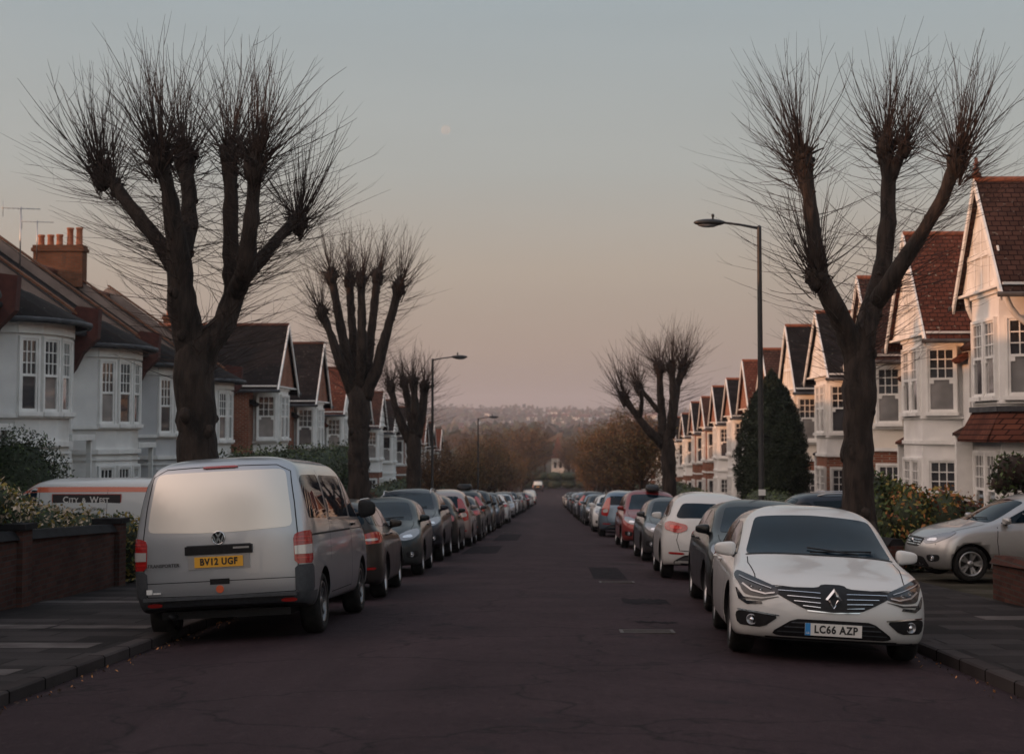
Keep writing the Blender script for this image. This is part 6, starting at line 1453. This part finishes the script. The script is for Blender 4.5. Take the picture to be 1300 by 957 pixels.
# silver car across the drive on the right, nose to the left; dark car in the drive beyond
sk = generic('parked_car', lambda y, z: (y*.92, z+max(0, z-.9)*.02), PA['silver2'], 'mid', dict(chrome=1, lamp='clear', gw=.40), wr=.315, wbase=(1.24,-1.26), mats=dict(spokes=5))
sk.root.location = (x_at(1229,29.0)+1.07, 29.75, pave_z(29)); sk.root.rotation_euler = (0,0,R(90+7)); tag(sk.root, 'silver hatchback parked across the drive at the right edge, nose to the left', 'car')
c2 = car('e','navy', 7.25, 35.9, False, 'dark estate car in a drive, its roof showing left of the big right trunk', group=False, on='pave'); c2.rotation_euler = (0,0,R(-90)); c2.location.z = pave_z(35.9)+.10
if 'group' in c2: del c2['group']
wv = copy_tree(cw.root); wv.location = (-3.1, 229, road_z(-3.1,229)); wv.rotation_euler = (math.atan(-.03),0,0); wv.scale = (1,1,1.05); tag(wv, 'small white van at the far end of the left row of cars', 'van')
for o in list(KIDS[wv.name]):
    if o.name.split('.')[0] in ('side_sign','small_lettering','roof_band'):
        for q in list(KIDS.get(o.name, [])): bpy.data.objects.remove(q)
        KIDS[wv.name].remove(o); bpy.data.objects.remove(o)
lo = copy_tree(wv); lo.location = (x_at(683,322), 322, G(322)); lo.rotation_euler = (0,0,0); lo.scale = (1.1,1.0,1.1); repaint(lo, PA['grey']); tag(lo, 'tall grey van standing beyond the far end of the street', 'van')

# ================================================================ BEYOND THE STREET
def church():
    x = x_at(708, 436); e = empty('chapel', (x, 436, G(436)-.1)); m = MB(); m.box(-1.7,1.7,-1.7,1.7,0,5.2); m.build('tower_wall', 'cream', e, fix=True)
    m = MB(); m.add([(-2.0,-2.0,5.2),(2.0,-2.0,5.2),(2.0,2.0,5.2),(-2.0,2.0,5.2),(0,0,11.2)], [(0,1,4),(1,2,4),(2,3,4),(3,0,4),(3,2,1,0)]); m.build('spire', 'ridge', e)
    for sx in (-.7,.7):
        m = MB(); m.box(sx-.3,sx+.3,-1.76,-1.69,2.6,4.2); m.build('louvre', 'pane', e)
    tag(e, 'pale tower with a steep orange spire at the end of the street', 'tower')
church()
shrub('hedge', (.5, 338, G(338)), hedge_blobs(60,1.6,3.6,3.0,axis='x'), 9000, .16, ['leafd','rus2','leafm'], [.6,.2,.2], 'dark hedge closing the far end of the street below the tower', 'hedge', rng=41)
def far_house(x, y, z, w_, d_, h, rz, wm, rm, lab, grp):
    e = empty('distant_house', (x, y, z)); m = MB(); m.box(-w_/2,w_/2,-d_/2,d_/2,-2,h); m.build('wall', wm, e, fix=True)
    m = MB(); m.add([(-w_/2-.3,-d_/2-.3,h),(w_/2+.3,-d_/2-.3,h),(w_/2+.3,d_/2+.3,h),(-w_/2-.3,d_/2+.3,h),(-w_/2-.3,0,h+d_*.42),(w_/2+.3,0,h+d_*.42)], [(0,1,5,4),(2,3,4,5),(0,4,3),(1,2,5),(3,2,1,0)]); m.build('roof', rm, e)
    e.rotation_euler = (0,0,rz); tag(e, lab, 'house', grp)
random.seed(44); n = 0
for i in range(46):      # near the foot of the street, behind the trees
    y = random.uniform(330, 800); x = random.uniform(-.20, .24)*y+random.choice((-8, 8))
    if abs(x) < 10: continue
    far_house(x, y, G(y)-.2, random.uniform(7,14), random.uniform(7,9), random.uniform(5,7.5), random.choice((0,R(90),R(20))), random.choice(('cream','white','brick')), random.choice(('slate','ridge','tile')), 'distant house among the trees at the foot of the street', 'distant houses in the valley')
for i in range(110):
    y = random.uniform(1800, 4300); x = random.gauss(.01, .12)*y; far_house(x, y, ter_z(x, y)-1, random.uniform(14,45), random.uniform(9,14), random.uniform(7,12), random.uniform(-.5,.5), random.choice(('cream','white','cream')), random.choice(('ridge','slate','tile')), 'tiny distant building on the hazy hillside', 'distant buildings on the hillside')
# woods on the far slopes: nobody could count these crowns
np.random.seed(9); C = []
for _ in range(900):
    y = np.random.uniform(700, 4200); x = np.random.normal(0, .22)*y; k = 22; r = np.random.uniform(5, 11)*(1+y/3000)
    d = np.random.normal(size=(k,3)); d /= np.linalg.norm(d, axis=1)[:,None]; C.append(np.array([x, y, ter_z(x, y)+r*.35])+d*np.array([r*2.2, r*2, r*.6]))
wd = quads('far_wood', np.concatenate(C), 5.5, ['leafd','rus3','rus2'], np.random.choice(3, sum(len(c) for c in C), p=[.4,.35,.25]), None, .8); tag(wd, 'scattered woods on the distant slopes', 'wood', None, 'stuff')
# day moon
mp_ = at_y(566, 165, 9000); mo = MB(); mo.sphere((0,0,0), 27, 24)
M['moon'] = noise_mix('moon_dust', (.70,.66,.62), (.85,.80,.76), .03, .9)
t = M['moon'].node_tree; tr_ = t.nodes.new('ShaderNodeBsdfTransparent'); mx_ = t.nodes.new('ShaderNodeMixShader'); mx_.inputs[0].default_value = .13      # thin evening air in front of it
t.links.new(tr_.outputs[0], mx_.inputs[1]); t.links.new(t.nodes['Principled BSDF'].outputs[0], mx_.inputs[2]); t.links.new(mx_.outputs[0], t.nodes['Material Output'].inputs[0])
o = mo.build('moon', 'moon'); o.location = mp_; tag(o, 'faint pale moon in the evening sky, left of centre', 'moon')
# fallen leaves and grit in the gutters
np.random.seed(3); n = 1400; side = np.random.choice(2, n); yv = np.random.uniform(11, 60, n); xv = np.where(side == 0, KL+.03+np.abs(np.random.normal(0,.13,n)), KR-.03-np.abs(np.random.normal(0,.13,n)))
C = np.array([[a, b, road_z(a, b)+.012] for a, b in zip(xv, yv)]); lf = quads('gutter_leaves', C, .017, ['leafo','rus3','twig'], np.random.choice(3, n), None, .6); tag(lf, 'dry leaves and grit along the kerbs', 'leaves', None, 'stuff')

# ================================================================ THE EVENING AIR
hm = bpy.data.materials.new('evening_haze'); hm.use_nodes = True; t = hm.node_tree; t.nodes.clear()
o_ = t.nodes.new('ShaderNodeOutputMaterial'); pv = t.nodes.new('ShaderNodeVolumePrincipled'); pv.inputs['Color'].default_value = (.80,.78,.85,1); pv.inputs['Density'].default_value = 2.0e-4; pv.inputs['Anisotropy'].default_value = .2
t.links.new(pv.outputs[0], o_.inputs['Volume'])
m = MB(); m.box(-5600,5600,-240,6700,-16,150); M['haze'] = hm; hz = m.build('haze', 'haze'); hz['kind'] = 'stuff'; hz['label'] = 'pale evening haze filling the valley air'; hz['category'] = 'haze'
